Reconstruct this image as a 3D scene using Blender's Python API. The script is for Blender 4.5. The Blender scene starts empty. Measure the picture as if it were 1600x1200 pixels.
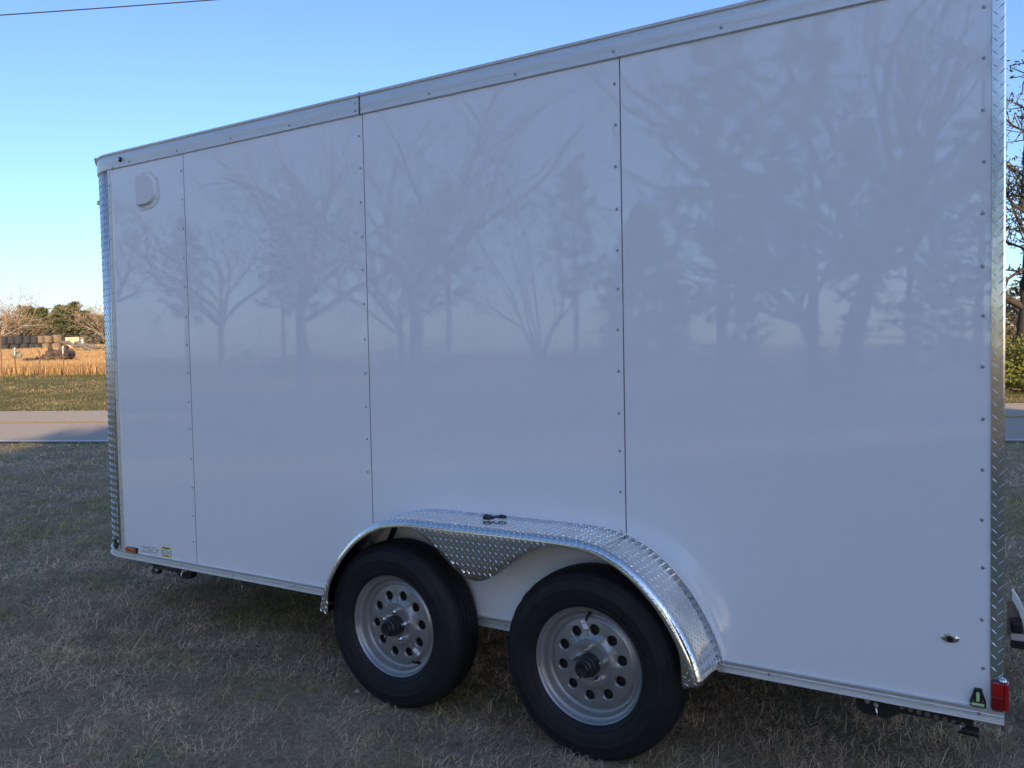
import bpy, math, random
import numpy as np
from mathutils import Vector, Matrix, Euler

SC = bpy.context.scene
COL = SC.collection
R = math.radians

# ------------------------------------------------------------------ camera
CAM = Vector((2.4956, -2.7946, 1.4684))
YAW, PITCH, ROLL, FPX = -0.5608, -0.0398, -0.0196, 1313.44
_f = Vector((math.sin(YAW)*math.cos(PITCH), math.cos(YAW)*math.cos(PITCH), math.sin(PITCH)))
_r = Vector((math.cos(YAW), -math.sin(YAW), 0.0)); _u = _r.cross(_f)
_r2 = _r*math.cos(ROLL) + _u*math.sin(ROLL); _u2 = -_r*math.sin(ROLL) + _u*math.cos(ROLL)
cd = bpy.data.cameras.new('camera'); cam = bpy.data.objects.new('camera', cd); COL.objects.link(cam)
cam.matrix_world = Matrix(((_r2.x, _u2.x, -_f.x, CAM.x), (_r2.y, _u2.y, -_f.y, CAM.y), (_r2.z, _u2.z, -_f.z, CAM.z), (0, 0, 0, 1)))
cd.sensor_width = 36.0; cd.lens = 36.0*FPX/1600.0; cd.clip_start = 0.05; cd.clip_end = 3000.0
SC.camera = cam

# ------------------------------------------------------------------ sky, sun, exposure
SUN_EL, SUN_AZ = R(15.5), R(135.4)
wd = bpy.data.worlds.new('World'); SC.world = wd; wd.use_nodes = True
sky = wd.node_tree.nodes.new('ShaderNodeTexSky'); sky.sky_type = 'NISHITA'; sky.sun_disc = False
sky.sun_elevation = SUN_EL; sky.sun_rotation = SUN_AZ
sky.air_density = 1.0; sky.dust_density = 0.85; sky.ozone_density = 2.6; sky.altitude = 100
bgn = wd.node_tree.nodes['Background']; 
wbn = wd.node_tree.nodes.new('ShaderNodeMix'); wbn.data_type = 'RGBA'; wbn.blend_type = 'MULTIPLY'; wbn.inputs[0].default_value = 1.0
wbn.inputs[7].default_value = (.845, .935, 1.17, 1)        # the photograph's cool white balance, the same over the whole sky
wd.node_tree.links.new(sky.outputs[0], wbn.inputs[6]); wd.node_tree.links.new(wbn.outputs[2], bgn.inputs[0])
bgn.inputs[1].default_value = 0.105
sl = bpy.data.lights.new('sun', 'SUN'); sl.energy = 4.6; sl.angle = R(0.5); sl.color = (1.0, 0.76, 0.48)
so = bpy.data.objects.new('sun', sl); COL.objects.link(so)
sdir = Vector((math.sin(SUN_AZ)*math.cos(SUN_EL), math.cos(SUN_AZ)*math.cos(SUN_EL), math.sin(SUN_EL)))
so.rotation_euler = sdir.to_track_quat('Z', 'Y').to_euler(); so.location = (20, -40, 30)
SC.view_settings.view_transform = 'Standard'; SC.view_settings.look = 'None'
SC.view_settings.gamma = 1.0; SC.view_settings.use_curve_mapping = False
SC.view_settings.exposure = 1.12
SC.cycles.use_denoising = True
SC.cycles.max_bounces = 6; SC.cycles.diffuse_bounces = 3; SC.cycles.glossy_bounces = 3; SC.cycles.transmission_bounces = 3

# ------------------------------------------------------------------ materials
def mat(name, col, rough=0.6, metal=0.0, spec=0.5, var=0.0, vscale=8.0, bump=0.0, bscale=60.0, bdist=0.002,
        coat=0.0, stretch=None, col2=None, detail=4.0, emit=None, transl=0.0, attr=None, aniso=False):
    m = bpy.data.materials.new(name); m.use_nodes = True
    nt = m.node_tree; N = nt.nodes; L = nt.links; p = N['Principled BSDF']
    p.inputs['Roughness'].default_value = rough; p.inputs['Metallic'].default_value = metal
    p.inputs['Specular IOR Level'].default_value = spec
    p.inputs['Base Color'].default_value = (*col, 1)
    if coat:
        p.inputs['Coat Weight'].default_value = coat; p.inputs['Coat Roughness'].default_value = 0.03
    tc = N.new('ShaderNodeTexCoord'); vec = tc.outputs['Object']
    if stretch:
        mp = N.new('ShaderNodeMapping'); mp.inputs['Scale'].default_value = stretch
        L.new(vec, mp.inputs[0]); vec = mp.outputs[0]
    src = None
    if attr:
        a = N.new('ShaderNodeAttribute'); a.attribute_name = attr; src = a.outputs['Color']
        L.new(src, p.inputs['Base Color'])
    elif var or col2:
        nz = N.new('ShaderNodeTexNoise'); nz.inputs['Scale'].default_value = vscale; nz.inputs['Detail'].default_value = detail
        L.new(vec, nz.inputs['Vector'])
        rp = N.new('ShaderNodeValToRGB'); rp.color_ramp.elements[0].position = 0.32; rp.color_ramp.elements[1].position = 0.68
        c2 = col2 if col2 else tuple(min(1, c*(1+var)) for c in col)
        c1 = col if col2 else tuple(c*(1-var) for c in col)
        rp.color_ramp.elements[0].color = (*c1, 1); rp.color_ramp.elements[1].color = (*c2, 1)
        L.new(nz.outputs['Fac'], rp.inputs[0]); L.new(rp.outputs[0], p.inputs['Base Color']); src = rp.outputs[0]
    if bump:
        nb = N.new('ShaderNodeTexNoise'); nb.inputs['Scale'].default_value = bscale; nb.inputs['Detail'].default_value = 3
        L.new(vec, nb.inputs['Vector'])
        bp = N.new('ShaderNodeBump'); bp.inputs['Strength'].default_value = bump; bp.inputs['Distance'].default_value = bdist
        L.new(nb.outputs['Fac'], bp.inputs['Height']); L.new(bp.outputs[0], p.inputs['Normal'])
        if coat: L.new(bp.outputs[0], p.inputs['Coat Normal'])
    if emit:
        p.inputs['Emission Color'].default_value = (*emit[:3], 1); p.inputs['Emission Strength'].default_value = emit[3]
    if transl:
        t = N.new('ShaderNodeBsdfTranslucent'); mx = N.new('ShaderNodeMixShader'); mx.inputs[0].default_value = transl
        if src is not None: L.new(src, t.inputs[0])
        else: t.inputs[0].default_value = (*col, 1)
        L.new(p.outputs[0], mx.inputs[1]); L.new(t.outputs[0], mx.inputs[2]); L.new(mx.outputs[0], N['Material Output'].inputs[0])
    return m

M = {}
M['white'] = mat('white_gloss_skin', (.86, .87, .89), rough=.02, spec=.95, bump=1.0, bscale=1.7, bdist=.00042, stretch=(.8, 1, 1.3))
_n = M['white'].node_tree; _oi = _n.nodes.new('ShaderNodeObjectInfo'); _sc = _n.nodes.new('ShaderNodeMath'); _sc.operation = 'MULTIPLY'; _sc.inputs[1].default_value = 40.0
_n.links.new(_oi.outputs['Random'], _sc.inputs[0]); _mp = [q for q in _n.nodes if q.type == 'MAPPING'][0]; _n.links.new(_sc.outputs[0], _mp.inputs['Location'])
M['white_dull'] = mat('white_plastic', (.76, .77, .78), rough=.45)
M['white_paint'] = mat('white_paint_plain', (.78, .79, .80), rough=.3)
M['alu'] = mat('extruded_aluminium', (.80, .775, .74), rough=.50, metal=.85, var=.08, vscale=5, stretch=(1.5, 30, 60), bump=.15, bscale=8, bdist=.001)
M['plate'] = mat('bright_tread_plate', (.76, .75, .72), rough=.13, metal=1.0, var=.06, vscale=6, bump=.12, bscale=14, bdist=.004)
M['plate_dull'] = mat('dull_tread_plate', (.84, .80, .73), rough=.42, metal=1.0, var=.10, vscale=9)
M['plate_bar'] = mat('tread_plate_bars', (.88, .87, .85), rough=.22, metal=1.0)
M['zinc'] = mat('zinc_screw', (.42, .42, .43), rough=.38, metal=1.0)
M['chrome'] = mat('bright_zinc', (.75, .75, .76), rough=.18, metal=1.0)
M['black_steel'] = mat('black_painted_steel', (.012, .012, .013), rough=.5, bump=.2, bscale=90)
M['gap'] = mat('dark_seam', (.06, .063, .07), rough=.8)
M['rubber'] = mat('tyre_rubber', (.0105, .011, .0125), rough=.62, spec=.35, var=.25, vscale=14, bump=.15, bscale=180)
M['rim'] = mat('silver_wheel_paint', (.33, .325, .32), rough=.34, metal=.55, var=.05, vscale=9)
M['hubblack'] = mat('black_hub_cap', (.016, .017, .018), rough=.38)
M['amber'] = mat('amber_lens', (.55, .10, .008), rough=.2, coat=.6)
M['red'] = mat('red_lens', (.42, .006, .010), rough=.16, coat=.8, var=.1, vscale=120)
M['red_dark'] = mat('deep_red_lens', (.22, .003, .006), rough=.16, coat=.8)
M['clear'] = mat('clear_lens', (.7, .72, .72), rough=.15, coat=.5)
M['glowstrip'] = mat('pale_green_reflector', (.55, .72, .36), rough=.4)
M['yellow'] = mat('yellow_sticker', (.75, .62, .08), rough=.45)
M['paper'] = mat('white_sticker', (.80, .81, .82), rough=.4)
M['ink'] = mat('black_ink', (.02, .02, .022), rough=.6)
M['asphalt'] = mat('grey_asphalt', (.33, .265, .20), rough=.9, col2=(.43, .355, .275), vscale=30, bump=.5, bscale=260, bdist=.004, detail=8)
M['paint_white'] = mat('road_paint_white', (.62, .62, .60), rough=.8, var=.15, vscale=9)
M['paint_yellow'] = mat('road_paint_yellow', (.60, .38, .05), rough=.8, var=.15, vscale=9)
M['blade'] = mat('grass_blades', (.2, .2, .1), rough=.75, spec=.25, attr='Col', transl=.45)
M['bark'] = mat('grey_brown_bark', (.075, .060, .048), rough=.9, col2=(.15, .125, .10), vscale=9, stretch=(6, 6, 1), bump=.6, bscale=22, bdist=.02)
M['bark_shade'] = mat('shade_darkened_bark', (.022, .018, .015), rough=.9, col2=(.06, .048, .038), vscale=9, stretch=(6, 6, 1), bump=.6, bscale=22, bdist=.02)  # bark colour darkened to stand in for shade on the roadside tree
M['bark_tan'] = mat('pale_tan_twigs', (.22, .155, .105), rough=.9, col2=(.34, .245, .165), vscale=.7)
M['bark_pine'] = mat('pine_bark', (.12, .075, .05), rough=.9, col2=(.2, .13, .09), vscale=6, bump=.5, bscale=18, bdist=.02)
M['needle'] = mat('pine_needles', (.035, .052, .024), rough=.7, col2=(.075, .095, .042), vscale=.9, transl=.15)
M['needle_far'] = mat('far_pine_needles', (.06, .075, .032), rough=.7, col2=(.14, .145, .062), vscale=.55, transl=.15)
M['leaf_dark'] = mat('dark_leaves', (.022, .034, .014), rough=.5, col2=(.05, .065, .028), vscale=1.3)
M['leaf_brown'] = mat('clinging_brown_leaves', (.05, .045, .03), rough=.8, col2=(.09, .075, .045), vscale=2)
M['leaf_lime'] = mat('yellow_green_leaves', (.07, .085, .018), rough=.6, col2=(.24, .235, .04), vscale=1.5, transl=.3)
M['hay_dark'] = mat('weathered_black_bale', (.012, .013, .017), rough=.85, col2=(.036, .035, .035), vscale=5, stretch=(3, 3, 1), bump=.6, bscale=12, bdist=.03)
M['hay_tan'] = mat('straw_bale', (.075, .058, .040), rough=.95, col2=(.22, .165, .105), vscale=4, stretch=(5, 5, 1.2), bump=.6, bscale=12, bdist=.03)
M['crate'] = mat('pinkish_bare_wood', (.48, .32, .21), rough=.9, col2=(.60, .44, .31), vscale=5)
M['log'] = mat('dark_weathered_log', (.035, .026, .022), rough=.95, col2=(.10, .07, .055), vscale=3, bump=.8, bscale=9, bdist=.03)
M['log_grey'] = mat('grey_weathered_log', (.11, .10, .085), rough=.95, col2=(.2, .18, .15), vscale=3, bump=.8, bscale=9, bdist=.03)
M['post'] = mat('rusty_steel_post', (.12, .07, .04), rough=.8)
M['wood_pole'] = mat('creosote_pole', (.12, .09, .065), rough=.9, var=.3, vscale=6)
M['cable'] = mat('dark_cable', (.02, .02, .022), rough=.6)

# ------------------------------------------------------------------ mesh helpers
class MB:
    def __init__(s): s.v = []; s.f = []
    def box(s, a, b):
        x0, y0, z0 = a; x1, y1, z1 = b; n = len(s.v)
        s.v += [(x0,y0,z0),(x1,y0,z0),(x1,y1,z0),(x0,y1,z0),(x0,y0,z1),(x1,y0,z1),(x1,y1,z1),(x0,y1,z1)]
        s.f += [tuple(n+i for i in q) for q in ((0,3,2,1),(4,5,6,7),(0,1,5,4),(1,2,6,5),(2,3,7,6),(3,0,4,7))]
        return s
    def tube(s, pts, rad, k=8, cap=True):
        n0 = len(s.v); P = [Vector(p) for p in pts]; m = len(P)
        if not hasattr(rad, '__len__'): rad = [rad]*m
        t = (P[1]-P[0]).normalized()
        a = t.orthogonal().normalized()
        for i in range(m):
            t = (P[min(i+1, m-1)]-P[max(i-1, 0)]).normalized()
            a = (a - t*a.dot(t))
            a = a.normalized() if a.length > 1e-6 else t.orthogonal().normalized()
            b = t.cross(a)
            for j in range(k):
                th = 2*math.pi*j/k
                s.v.append(tuple(P[i] + (a*math.cos(th)+b*math.sin(th))*rad[i]))
        for i in range(m-1):
            for j in range(k):
                q = n0+i*k; s.f.append((q+j, q+(j+1)%k, q+k+(j+1)%k, q+k+j))
        if cap:
            s.f.append(tuple(n0+j for j in reversed(range(k)))); s.f.append(tuple(n0+(m-1)*k+j for j in range(k)))
        return s
    def lathe_y(s, prof, c, k=48, close=False):
        # prof: list of (radius, y offset); axis along world Y through c
        n0 = len(s.v); m = len(prof)
        for (r, y) in prof:
            for j in range(k):
                th = 2*math.pi*j/k
                s.v.append((c[0]+r*math.cos(th), c[1]+y, c[2]+r*math.sin(th)))
        rng = m if close else m-1
        for i in range(rng):
            for j in range(k):
                a = n0+i*k; b = n0+((i+1) % m)*k
                s.f.append((a+j, a+(j+1) % k, b+(j+1) % k, b+j))
        return s
    def lathe_z(s, prof, c, k=16):
        n0 = len(s.v); m = len(prof)
        for (r, z) in prof:
            for j in range(k):
                th = 2*math.pi*j/k
                s.v.append((c[0]+r*math.cos(th), c[1]+r*math.sin(th), c[2]+z))
        for i in range(m-1):
            for j in range(k):
                a = n0+i*k; s.f.append((a+j, a+(j+1) % k, a+k+(j+1) % k, a+k+j))
        s.f.append(tuple(n0+j for j in reversed(range(k)))); s.f.append(tuple(n0+(m-1)*k+j for j in range(k)))
        return s
    def extrude_poly(s, poly, path_fn, ts):
        # poly: closed list of 2-D offsets; path_fn(t) -> (origin, e1, e2)
        n0 = len(s.v); k = len(poly)
        for t in ts:
            o, e1, e2 = path_fn(t)
            for (a, b) in poly: s.v.append(tuple(o + e1*a + e2*b))
        for i in range(len(ts)-1):
            for j in range(k):
                q = n0+i*k; s.f.append((q+j, q+(j+1) % k, q+k+(j+1) % k, q+k+j))
        s.f.append(tuple(n0+j for j in reversed(range(k)))); s.f.append(tuple(n0+(len(ts)-1)*k+j for j in range(k)))
        return s
    def mesh(s, name, m=None, smooth=False):
        me = bpy.data.meshes.new(name); me.from_pydata(s.v, [], s.f); me.update()
        if m: me.materials.append(m)
        if smooth:
            me.polygons.foreach_set('use_smooth', [True]*len(me.polygons))
            if smooth != 'all':
                try: me.set_sharp_from_angle(angle=R(smooth if smooth is not True else 35))
                except Exception: pass
        return me
    def build(s, name, m, parent=None, smooth=False, bevel=0.0):
        o = bpy.data.objects.new(name, s.mesh(name, m, smooth)); COL.objects.link(o)
        if parent: attach(o, parent)
        if bevel:
            b = o.modifiers.new('bevel', 'BEVEL'); b.width = bevel; b.segments = 2; b.limit_method = 'ANGLE'
        return o
def world_of(o):
    w = o.matrix_basis.copy(); p = o.parent; pi = o.matrix_parent_inverse.copy()
    return (world_of(p) @ pi @ w) if p else w
def attach(o, p):
    o.parent = p; o.matrix_parent_inverse = world_of(p).inverted()
def link_mesh(name, me, parent=None, loc=None):
    o = bpy.data.objects.new(name, me); COL.objects.link(o)
    if loc is not None: o.location = loc
    if parent: attach(o, parent)
    return o
def empty(name, loc=(0, 0, 0), rz=0.0):
    o = bpy.data.objects.new(name, None); COL.objects.link(o); o.location = loc; o.rotation_euler = (0, 0, rz); o.empty_display_size = .2
    return o
def tag(o, label, cat, group=None):
    o['label'] = label; o['category'] = cat
    if group: o['group'] = group
    return o
def vnoise(x, y, seed=0):
    x = np.asarray(x, float); y = np.asarray(y, float)
    xi = np.floor(x).astype(np.int64); yi = np.floor(y).astype(np.int64); fx = x-xi; fy = y-yi
    fx = fx*fx*(3-2*fx); fy = fy*fy*(3-2*fy)
    def h(a, b):
        n = (a*374761393 + b*668265263 + seed*982451653) & 0x7fffffff
        n = ((n ^ (n >> 13))*1274126177) & 0x7fffffff
        return ((n ^ (n >> 16)) & 0xffff)/65535.0
    return (h(xi, yi)*(1-fx)+h(xi+1, yi)*fx)*(1-fy) + (h(xi, yi+1)*(1-fx)+h(xi+1, yi+1)*fx)*fy

# ------------------------------------------------------------------ terrain and road
U = (.925, .381); V = (-.381, .925)
def uv_of(x, y): return x*U[0]+y*U[1], x*V[0]+y*V[1]
def xy_of(u, v): return u*U[0]+v*V[0], u*U[1]+v*V[1]
def tz(x, y):
    v = np.asarray(x, float)*V[0] + np.asarray(y, float)*V[1]
    a = np.clip((v-18.6)/12.4, 0, 1); z = .65*a*a*(3-2*a)
    z = z + .038*np.clip(v-31, 0, 62)
    return z
us = np.unique(np.concatenate([np.linspace(-900, -120, 20), np.linspace(-120, 60, 91), np.linspace(60, 900, 20)]))
vs = np.unique(np.concatenate([np.linspace(-700, -60, 16), np.linspace(-60, 18, 40), np.linspace(18, 36, 37), np.linspace(36, 120, 43), np.linspace(120, 1200, 24)]))
UU, VV = np.meshgrid(us, vs, indexing='ij'); XX = UU*U[0]+VV*V[0]; YY = UU*U[1]+VV*V[1]; ZZ = tz(XX, YY)
ZZ = ZZ + np.where(VV > 36, .12*(vnoise(UU/7, VV/7, 3)-.5), 0)
gv = np.stack([XX, YY, ZZ], -1).reshape(-1, 3); nu, nv = UU.shape
ii, jj = np.meshgrid(np.arange(nu-1), np.arange(nv-1), indexing='ij'); q = (ii*nv+jj).ravel()
gf = np.stack([q, q+nv, q+nv+1, q+1], 1)
gm = bpy.data.meshes.new('ground'); gm.from_pydata(gv.tolist(), [], gf.tolist()); gm.update()
gm.polygons.foreach_set('use_smooth', [True]*len(gm.polygons))
# ground material: soil and thatch near, golden meadow past the verge
m = bpy.data.materials.new('turf_and_meadow_soil'); m.use_nodes = True; nt = m.node_tree; N = nt.nodes; L = nt.links; p = N['Principled BSDF']
p.inputs['Roughness'].default_value = .95; p.inputs['Specular IOR Level'].default_value = .1
ge = N.new('ShaderNodeNewGeometry')
def noise_node(scale, detail=6):
    n = N.new('ShaderNodeTexNoise'); n.inputs['Scale'].default_value = scale; n.inputs['Detail'].default_value = detail
    L.new(ge.outputs['Position'], n.inputs['Vector']); return n
def ramp(src, stops):
    r = N.new('ShaderNodeValToRGB'); e = r.color_ramp.elements
    e[0].position, e[0].color = stops[0][0], (*stops[0][1], 1); e[1].position, e[1].color = stops[-1][0], (*stops[-1][1], 1)
    for (pp, c) in stops[1:-1]:
        x = e.new(pp); x.color = (*c, 1)
    L.new(src, r.inputs[0]); return r
n1 = noise_node(1.1); n2 = noise_node(28, 4)
lawn = ramp(n1.outputs['Fac'], [(.3, (.25, .235, .12)), (.5, (.35, .27, .175)), (.72, (.48, .37, .25))])
mead = ramp(n1.outputs['Fac'], [(.3, (.34, .21, .085)), (.7, (.46, .30, .13))])
verge = ramp(n1.outputs['Fac'], [(.3, (.075, .09, .03)), (.7, (.22, .18, .08))])
dot = N.new('ShaderNodeVectorMath'); dot.operation = 'DOT_PRODUCT'; dot.inputs[1].default_value = (V[0], V[1], 0); L.new(ge.outputs['Position'], dot.inputs[0])
def mr(a, b):
    k = N.new('ShaderNodeMapRange'); k.inputs[1].default_value = a; k.inputs[2].default_value = b; L.new(dot.outputs['Value'], k.inputs[0]); return k
mx1 = N.new('ShaderNodeMix'); mx1.data_type = 'RGBA'; L.new(mr(9, 12).outputs[0], mx1.inputs[0]); L.new(lawn.outputs[0], mx1.inputs[6]); L.new(verge.outputs[0], mx1.inputs[7])
mx2 = N.new('ShaderNodeMix'); mx2.data_type = 'RGBA'; L.new(mr(31, 34.5).outputs[0], mx2.inputs[0]); L.new(mx1.outputs[2], mx2.inputs[6]); L.new(mead.outputs[0], mx2.inputs[7])
mul = N.new('ShaderNodeMix'); mul.data_type = 'RGBA'; mul.blend_type = 'MULTIPLY'; mul.inputs[0].default_value = .6
g2 = ramp(n2.outputs['Fac'], [(.3, (.45, .45, .45)), (.7, (1, 1, 1))]); L.new(mx2.outputs[2], mul.inputs[6]); L.new(g2.outputs[0], mul.inputs[7])
L.new(mul.outputs[2], p.inputs['Base Color'])
bp = N.new('ShaderNodeBump'); bp.inputs['Strength'].default_value = .6; bp.inputs['Distance'].default_value = .03; L.new(n2.outputs['Fac'], bp.inputs['Height']); L.new(bp.outputs[0], p.inputs['Normal'])
gm.materials.append(m)
ground = bpy.data.objects.new('ground', gm); COL.objects.link(ground); ground['kind'] = 'structure'

def strip(name, v0, v1, z, mt, u0=-400, u1=400, n=80, wob=0.0):
    b = MB(); usx = np.linspace(u0, u1, n)
    rr = random.Random(4)
    for uu in usx:
        a = xy_of(uu, v0 + wob*(rr.random()-.5)); c = xy_of(uu, v1 + wob*(rr.random()-.5)); b.v += [(a[0], a[1], z), (c[0], c[1], z)]
    for i in range(n-1): b.f.append((2*i, 2*i+2, 2*i+3, 2*i+1))
    return b.build(name, mt)
RV0, RV1 = 9.55, 17.5
rd = strip('road', RV0, RV1, .022, M['asphalt'], n=600, wob=.10); rd['kind'] = 'structure'
mid = 13.75
for (a, b_, mt, nm) in ((RV0+.16, RV0+.29, 'paint_white', 'edge_line'), (RV1-.30, RV1-.17, 'paint_white', 'edge_line'),
                        (mid-.19, mid-.08, 'paint_yellow', 'centre_line'), (mid+.08, mid+.19, 'paint_yellow', 'centre_line')):
    o = strip(nm, a, b_, .028, M[mt], n=40); attach(o, rd)

# ------------------------------------------------------------------ the trailer
XL, XR = -1.86, 2.411            # straight part of the side
ZB, ZT = .388, 2.504             # panel bottom / top
WID = 2.13
NR = .33                         # nose corner radius
trailer = empty('cargo_trailer', (.2, 1.06, 0))
tag(trailer, 'white enclosed tandem-axle cargo trailer with tread plate fender parked on the grass', 'trailer')
T = trailer

def side_path(xe=XR, nose=True, far=False):
    """outline path at plan level: from the rear end along the side, round the nose corner, along the front"""
    pts = [(xe, 0.0, (0, -1))]
    for x in np.linspace(xe, XL, 12)[1:]: pts.append((x, 0.0, (0, -1)))
    if nose:
        for t in np.linspace(0, math.pi/2, 13)[1:]:
            pts.append((XL-NR*math.sin(t), NR-NR*math.cos(t), (-math.sin(t), -math.cos(t))))
        pts.append((XL-NR, WID/2, (-1, 0)))
        for t in np.linspace(0, math.pi/2, 9):
            pts.append((XL-NR*math.cos(t), WID-NR+NR*math.sin(t), (-math.cos(t), math.sin(t))))
        pts.append((xe-.09, WID, (0, 1)))
    return pts
def rail(name, poly, x0, pts=None):
    P = pts
    b = MB()
    def fn(i):
        x, y, n = P[i]; return Vector((x, y, 0)), Vector((n[0], n[1], 0)), Vector((0, 0, 1))
    b.extrude_poly(poly, fn, list(range(len(P))))
    return b.build(name, M['alu'], T, smooth=25)

# wall panels
seams = [(-1.838, -1.2219), (-1.2181, -.0019), (.0019, 1.2181), (1.2219, 2.381)]
PANEL = []
for (a, b_) in seams:
    b = MB().box((a, 0, ZB-.03), (b_, .012, ZT+.03)); PANEL.append(b.build('wall_panel', M['white'], T, bevel=.0012))
for xs in (-1.22, 0.0, 1.22): MB().box((xs-.0021, .0008, ZB-.03), (xs+.0021, .0122, ZT+.03)).build('seam_filler', M['gap'], T)
# liner behind the panel joints, far side, floor and roof
MB().box((-1.86, .0125, .356), (2.395, .03, 2.55)).build('wall_liner', M['gap'], T)
MB().box((XL, WID-.012, ZB-.03), (XR-.09, WID, ZT+.03)).build('wall_panel', M['white'], T)
MB().box((XL, .04, .36), (XR-.09, WID-.03, .40)).build('floor_deck', M['black_steel'], T)
# roof, slightly crowned
b = MB(); ny = 9
for x in (XL-NR+.02, XL-.15, 0.0, XR-.01):
    for j in range(ny):
        tt = j/(ny-1); inset = .12 if x < XL-.2 else .01
        b.v.append((x-(.072*tt if x > 1 else 0), inset+(WID-2*inset)*tt, 2.592+.05*math.sin(math.pi*tt)))
for i in range(3):
    for j in range(ny-1): b.f.append((i*ny+j, (i+1)*ny+j, (i+1)*ny+j+1, i*ny+j+1))
b.build('roof', M['white_paint'], T, smooth='all')
# rear ramp door with frame
b = MB().box((XR-.03, .035, .40), (XR-.008, WID-.045, 2.50)); b.v = [(x-.034*y, y, z) for x, y, z in b.v]; b.build('ramp_door', M['white_paint'], T)   # the tail is a little out of square
# nose sheet (tread plate on the lower and corner area, plain above)
def nose_sheet(name, t0, t1, z0, z1, mt, off=0.0, mirror=False):
    b = MB(); ts = np.linspace(t0, t1, 14)
    for t in ts:
        r = NR+off; x = XL-r*math.sin(t); y = NR-r*math.cos(t)
        if mirror: y = WID-y
        b.v += [(x, y, z0), (x, y, z1)]
    for i in range(13): b.f.append((2*i, 2*i+1, 2*i+3, 2*i+2))
    o = b.build(name, mt, T, smooth='all'); sm = o.modifiers.new('thickness', 'SOLIDIFY'); sm.thickness = .003; sm.offset = -1
    return o
corner = nose_sheet('corner_plate', R(4), R(90), .36, 2.53, M['plate_dull'])
nose_sheet('corner_plate', R(0), R(90), .36, 2.53, M['plate'], mirror=True)
MB().box((XL-NR, NR, .37), (XL-NR+.012, WID-NR, 2.53)).build('nose_panel', M['white_paint'], T)

# diamond tread bars laid on any mapped surface
def tread(name, parent, F, s0, s1, w0, w1, ps=.0255, pw=.0142, length=.0195, width=.0036, h=.0014, keep=None):
    """rows of raised bars: each row leans one way, the next the other, shifted half a step"""
    b = MB(); ns = int((s1-s0)/ps)+1; nw = int((w1-w0)/pw+1e-6); rt = random.Random(3)
    for j in range(nw+1):
        for i in range(ns+1):
            s = s0+(i+.5*(j % 2))*ps; w = w0+j*pw
            if s > s1 or (keep and not keep(s, w)): continue
            a = math.pi/4*(1 if j % 2 else -1)+rt.gauss(0, .03)
            c, sn = math.cos(a), math.sin(a); n0 = len(b.v); hh_ = h*rt.uniform(.75, 1.15)
            for (dl, dw, hh) in ((-.5, 0, -.0003), (0, -.5, -.0003), (.5, 0, -.0003), (0, .5, -.0003), (-.26, 0, hh_), (.26, 0, hh_)):
                l = dl*length; ww = dw*width
                P, Nn = F(s+l*c-ww*sn, w+l*sn+ww*c); b.v.append(tuple(P+Nn*hh))
            b.f += [tuple(n0+i_ for i_ in q_) for q_ in ((0, 1, 4), (1, 5, 4), (1, 2, 5), (2, 3, 5), (3, 4, 5), (3, 0, 4))]
    o = b.build(name, M['plate_bar'], parent); o['kind'] = 'stuff'
    return o
def F_nose(s, w):
    t = R(4)+w/NR
    return Vector((XL-NR*math.sin(t), NR-NR*math.cos(t), .37+s)), Vector((-math.sin(t), -math.cos(t), 0))
tread('tread_bars', corner, F_nose, .012, 2.13, .012, .33, ps=.036, pw=.0195, length=.027, width=.0050, h=.0016)

# plain aluminium joint strip beside the nose corner
b = MB()
b.extrude_poly([(0, 0), (.004, .001), (.005, .006), (.005, .030), (.004, .034), (0, .035)],
               lambda z: (Vector((-1.871, 0, z)), Vector((0, -1, 0)), Vector((1, 0, 0))), [ZB, 1.0, 1.8, ZT+.002])
jstrip = b.build('joint_strip', M['alu'], T, smooth=30)

# rear corner post of tread plate
post = MB()
post.extrude_poly([(0, 0), (.0045, .0), (.0045, .030), (.001, .0345), (-.03, .0345), (-.03, .030), (0, .030)],
                  lambda z: (Vector((2.3775, 0, z)), Vector((0, -1, 0)), Vector((1, 0, 0))), [ZB+.001, 1.0, 1.8, 2.515])
post = post.build('corner_post', M['plate'], T, smooth=20)
def F_post(s, w): return Vector((2.3775+w, -.0045, ZB+s)), Vector((0, -1, 0))
tread('tread_bars', post, F_post, .012, 2.11, .0085, .026, ps=.037, pw=.0165, length=.026, width=.0036, h=.0013)
MB().box((XR-.10, WID-.10, ZB), (XR-.075, WID, 2.515)).build('corner_post', M['plate'], T)

# top rail in two lengths, with a rolled roof lip
top_poly = [(0, 2.504), (.006, 2.5045), (.0085, 2.508), (.0080, 2.516), (.0080, 2.532), (.0086, 2.536), (.0086, 2.572), (.0070, 2.576), (.0070, 2.581),
            (.013, 2.583), (.014, 2.590), (.010, 2.594), (-.03, 2.596), (-.03, 2.504)]
sp = side_path()
A = [(XR, 0, (0, -1))] + [(x, 0, (0, -1)) for x in (1.8, 1.2, .6, -.0065)]
rail_rear = rail('top_rail', top_poly, 0, A)
Bp = [(x, 0, (0, -1)) for x in (-.0095, -.6, -1.2)] + [q_ for q_ in sp if q_[0] <= XL+1e-6 or q_[1] > .01]
rail_front = rail('top_rail', [(a*.92, z) for a, z in top_poly], 0, Bp)
b = MB().box((-.011, -.0105, 2.5035), (-.005, .01, 2.598)); b.build('rail_joint', M['gap'], T)
MB().tube([(XR-.05, WID*.2, 2.600), (XR-.07, WID*.5, 2.625), (XR-.09, WID*.8, 2.600)], .02, 6).build('rear_header', M['alu'], T)
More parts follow.
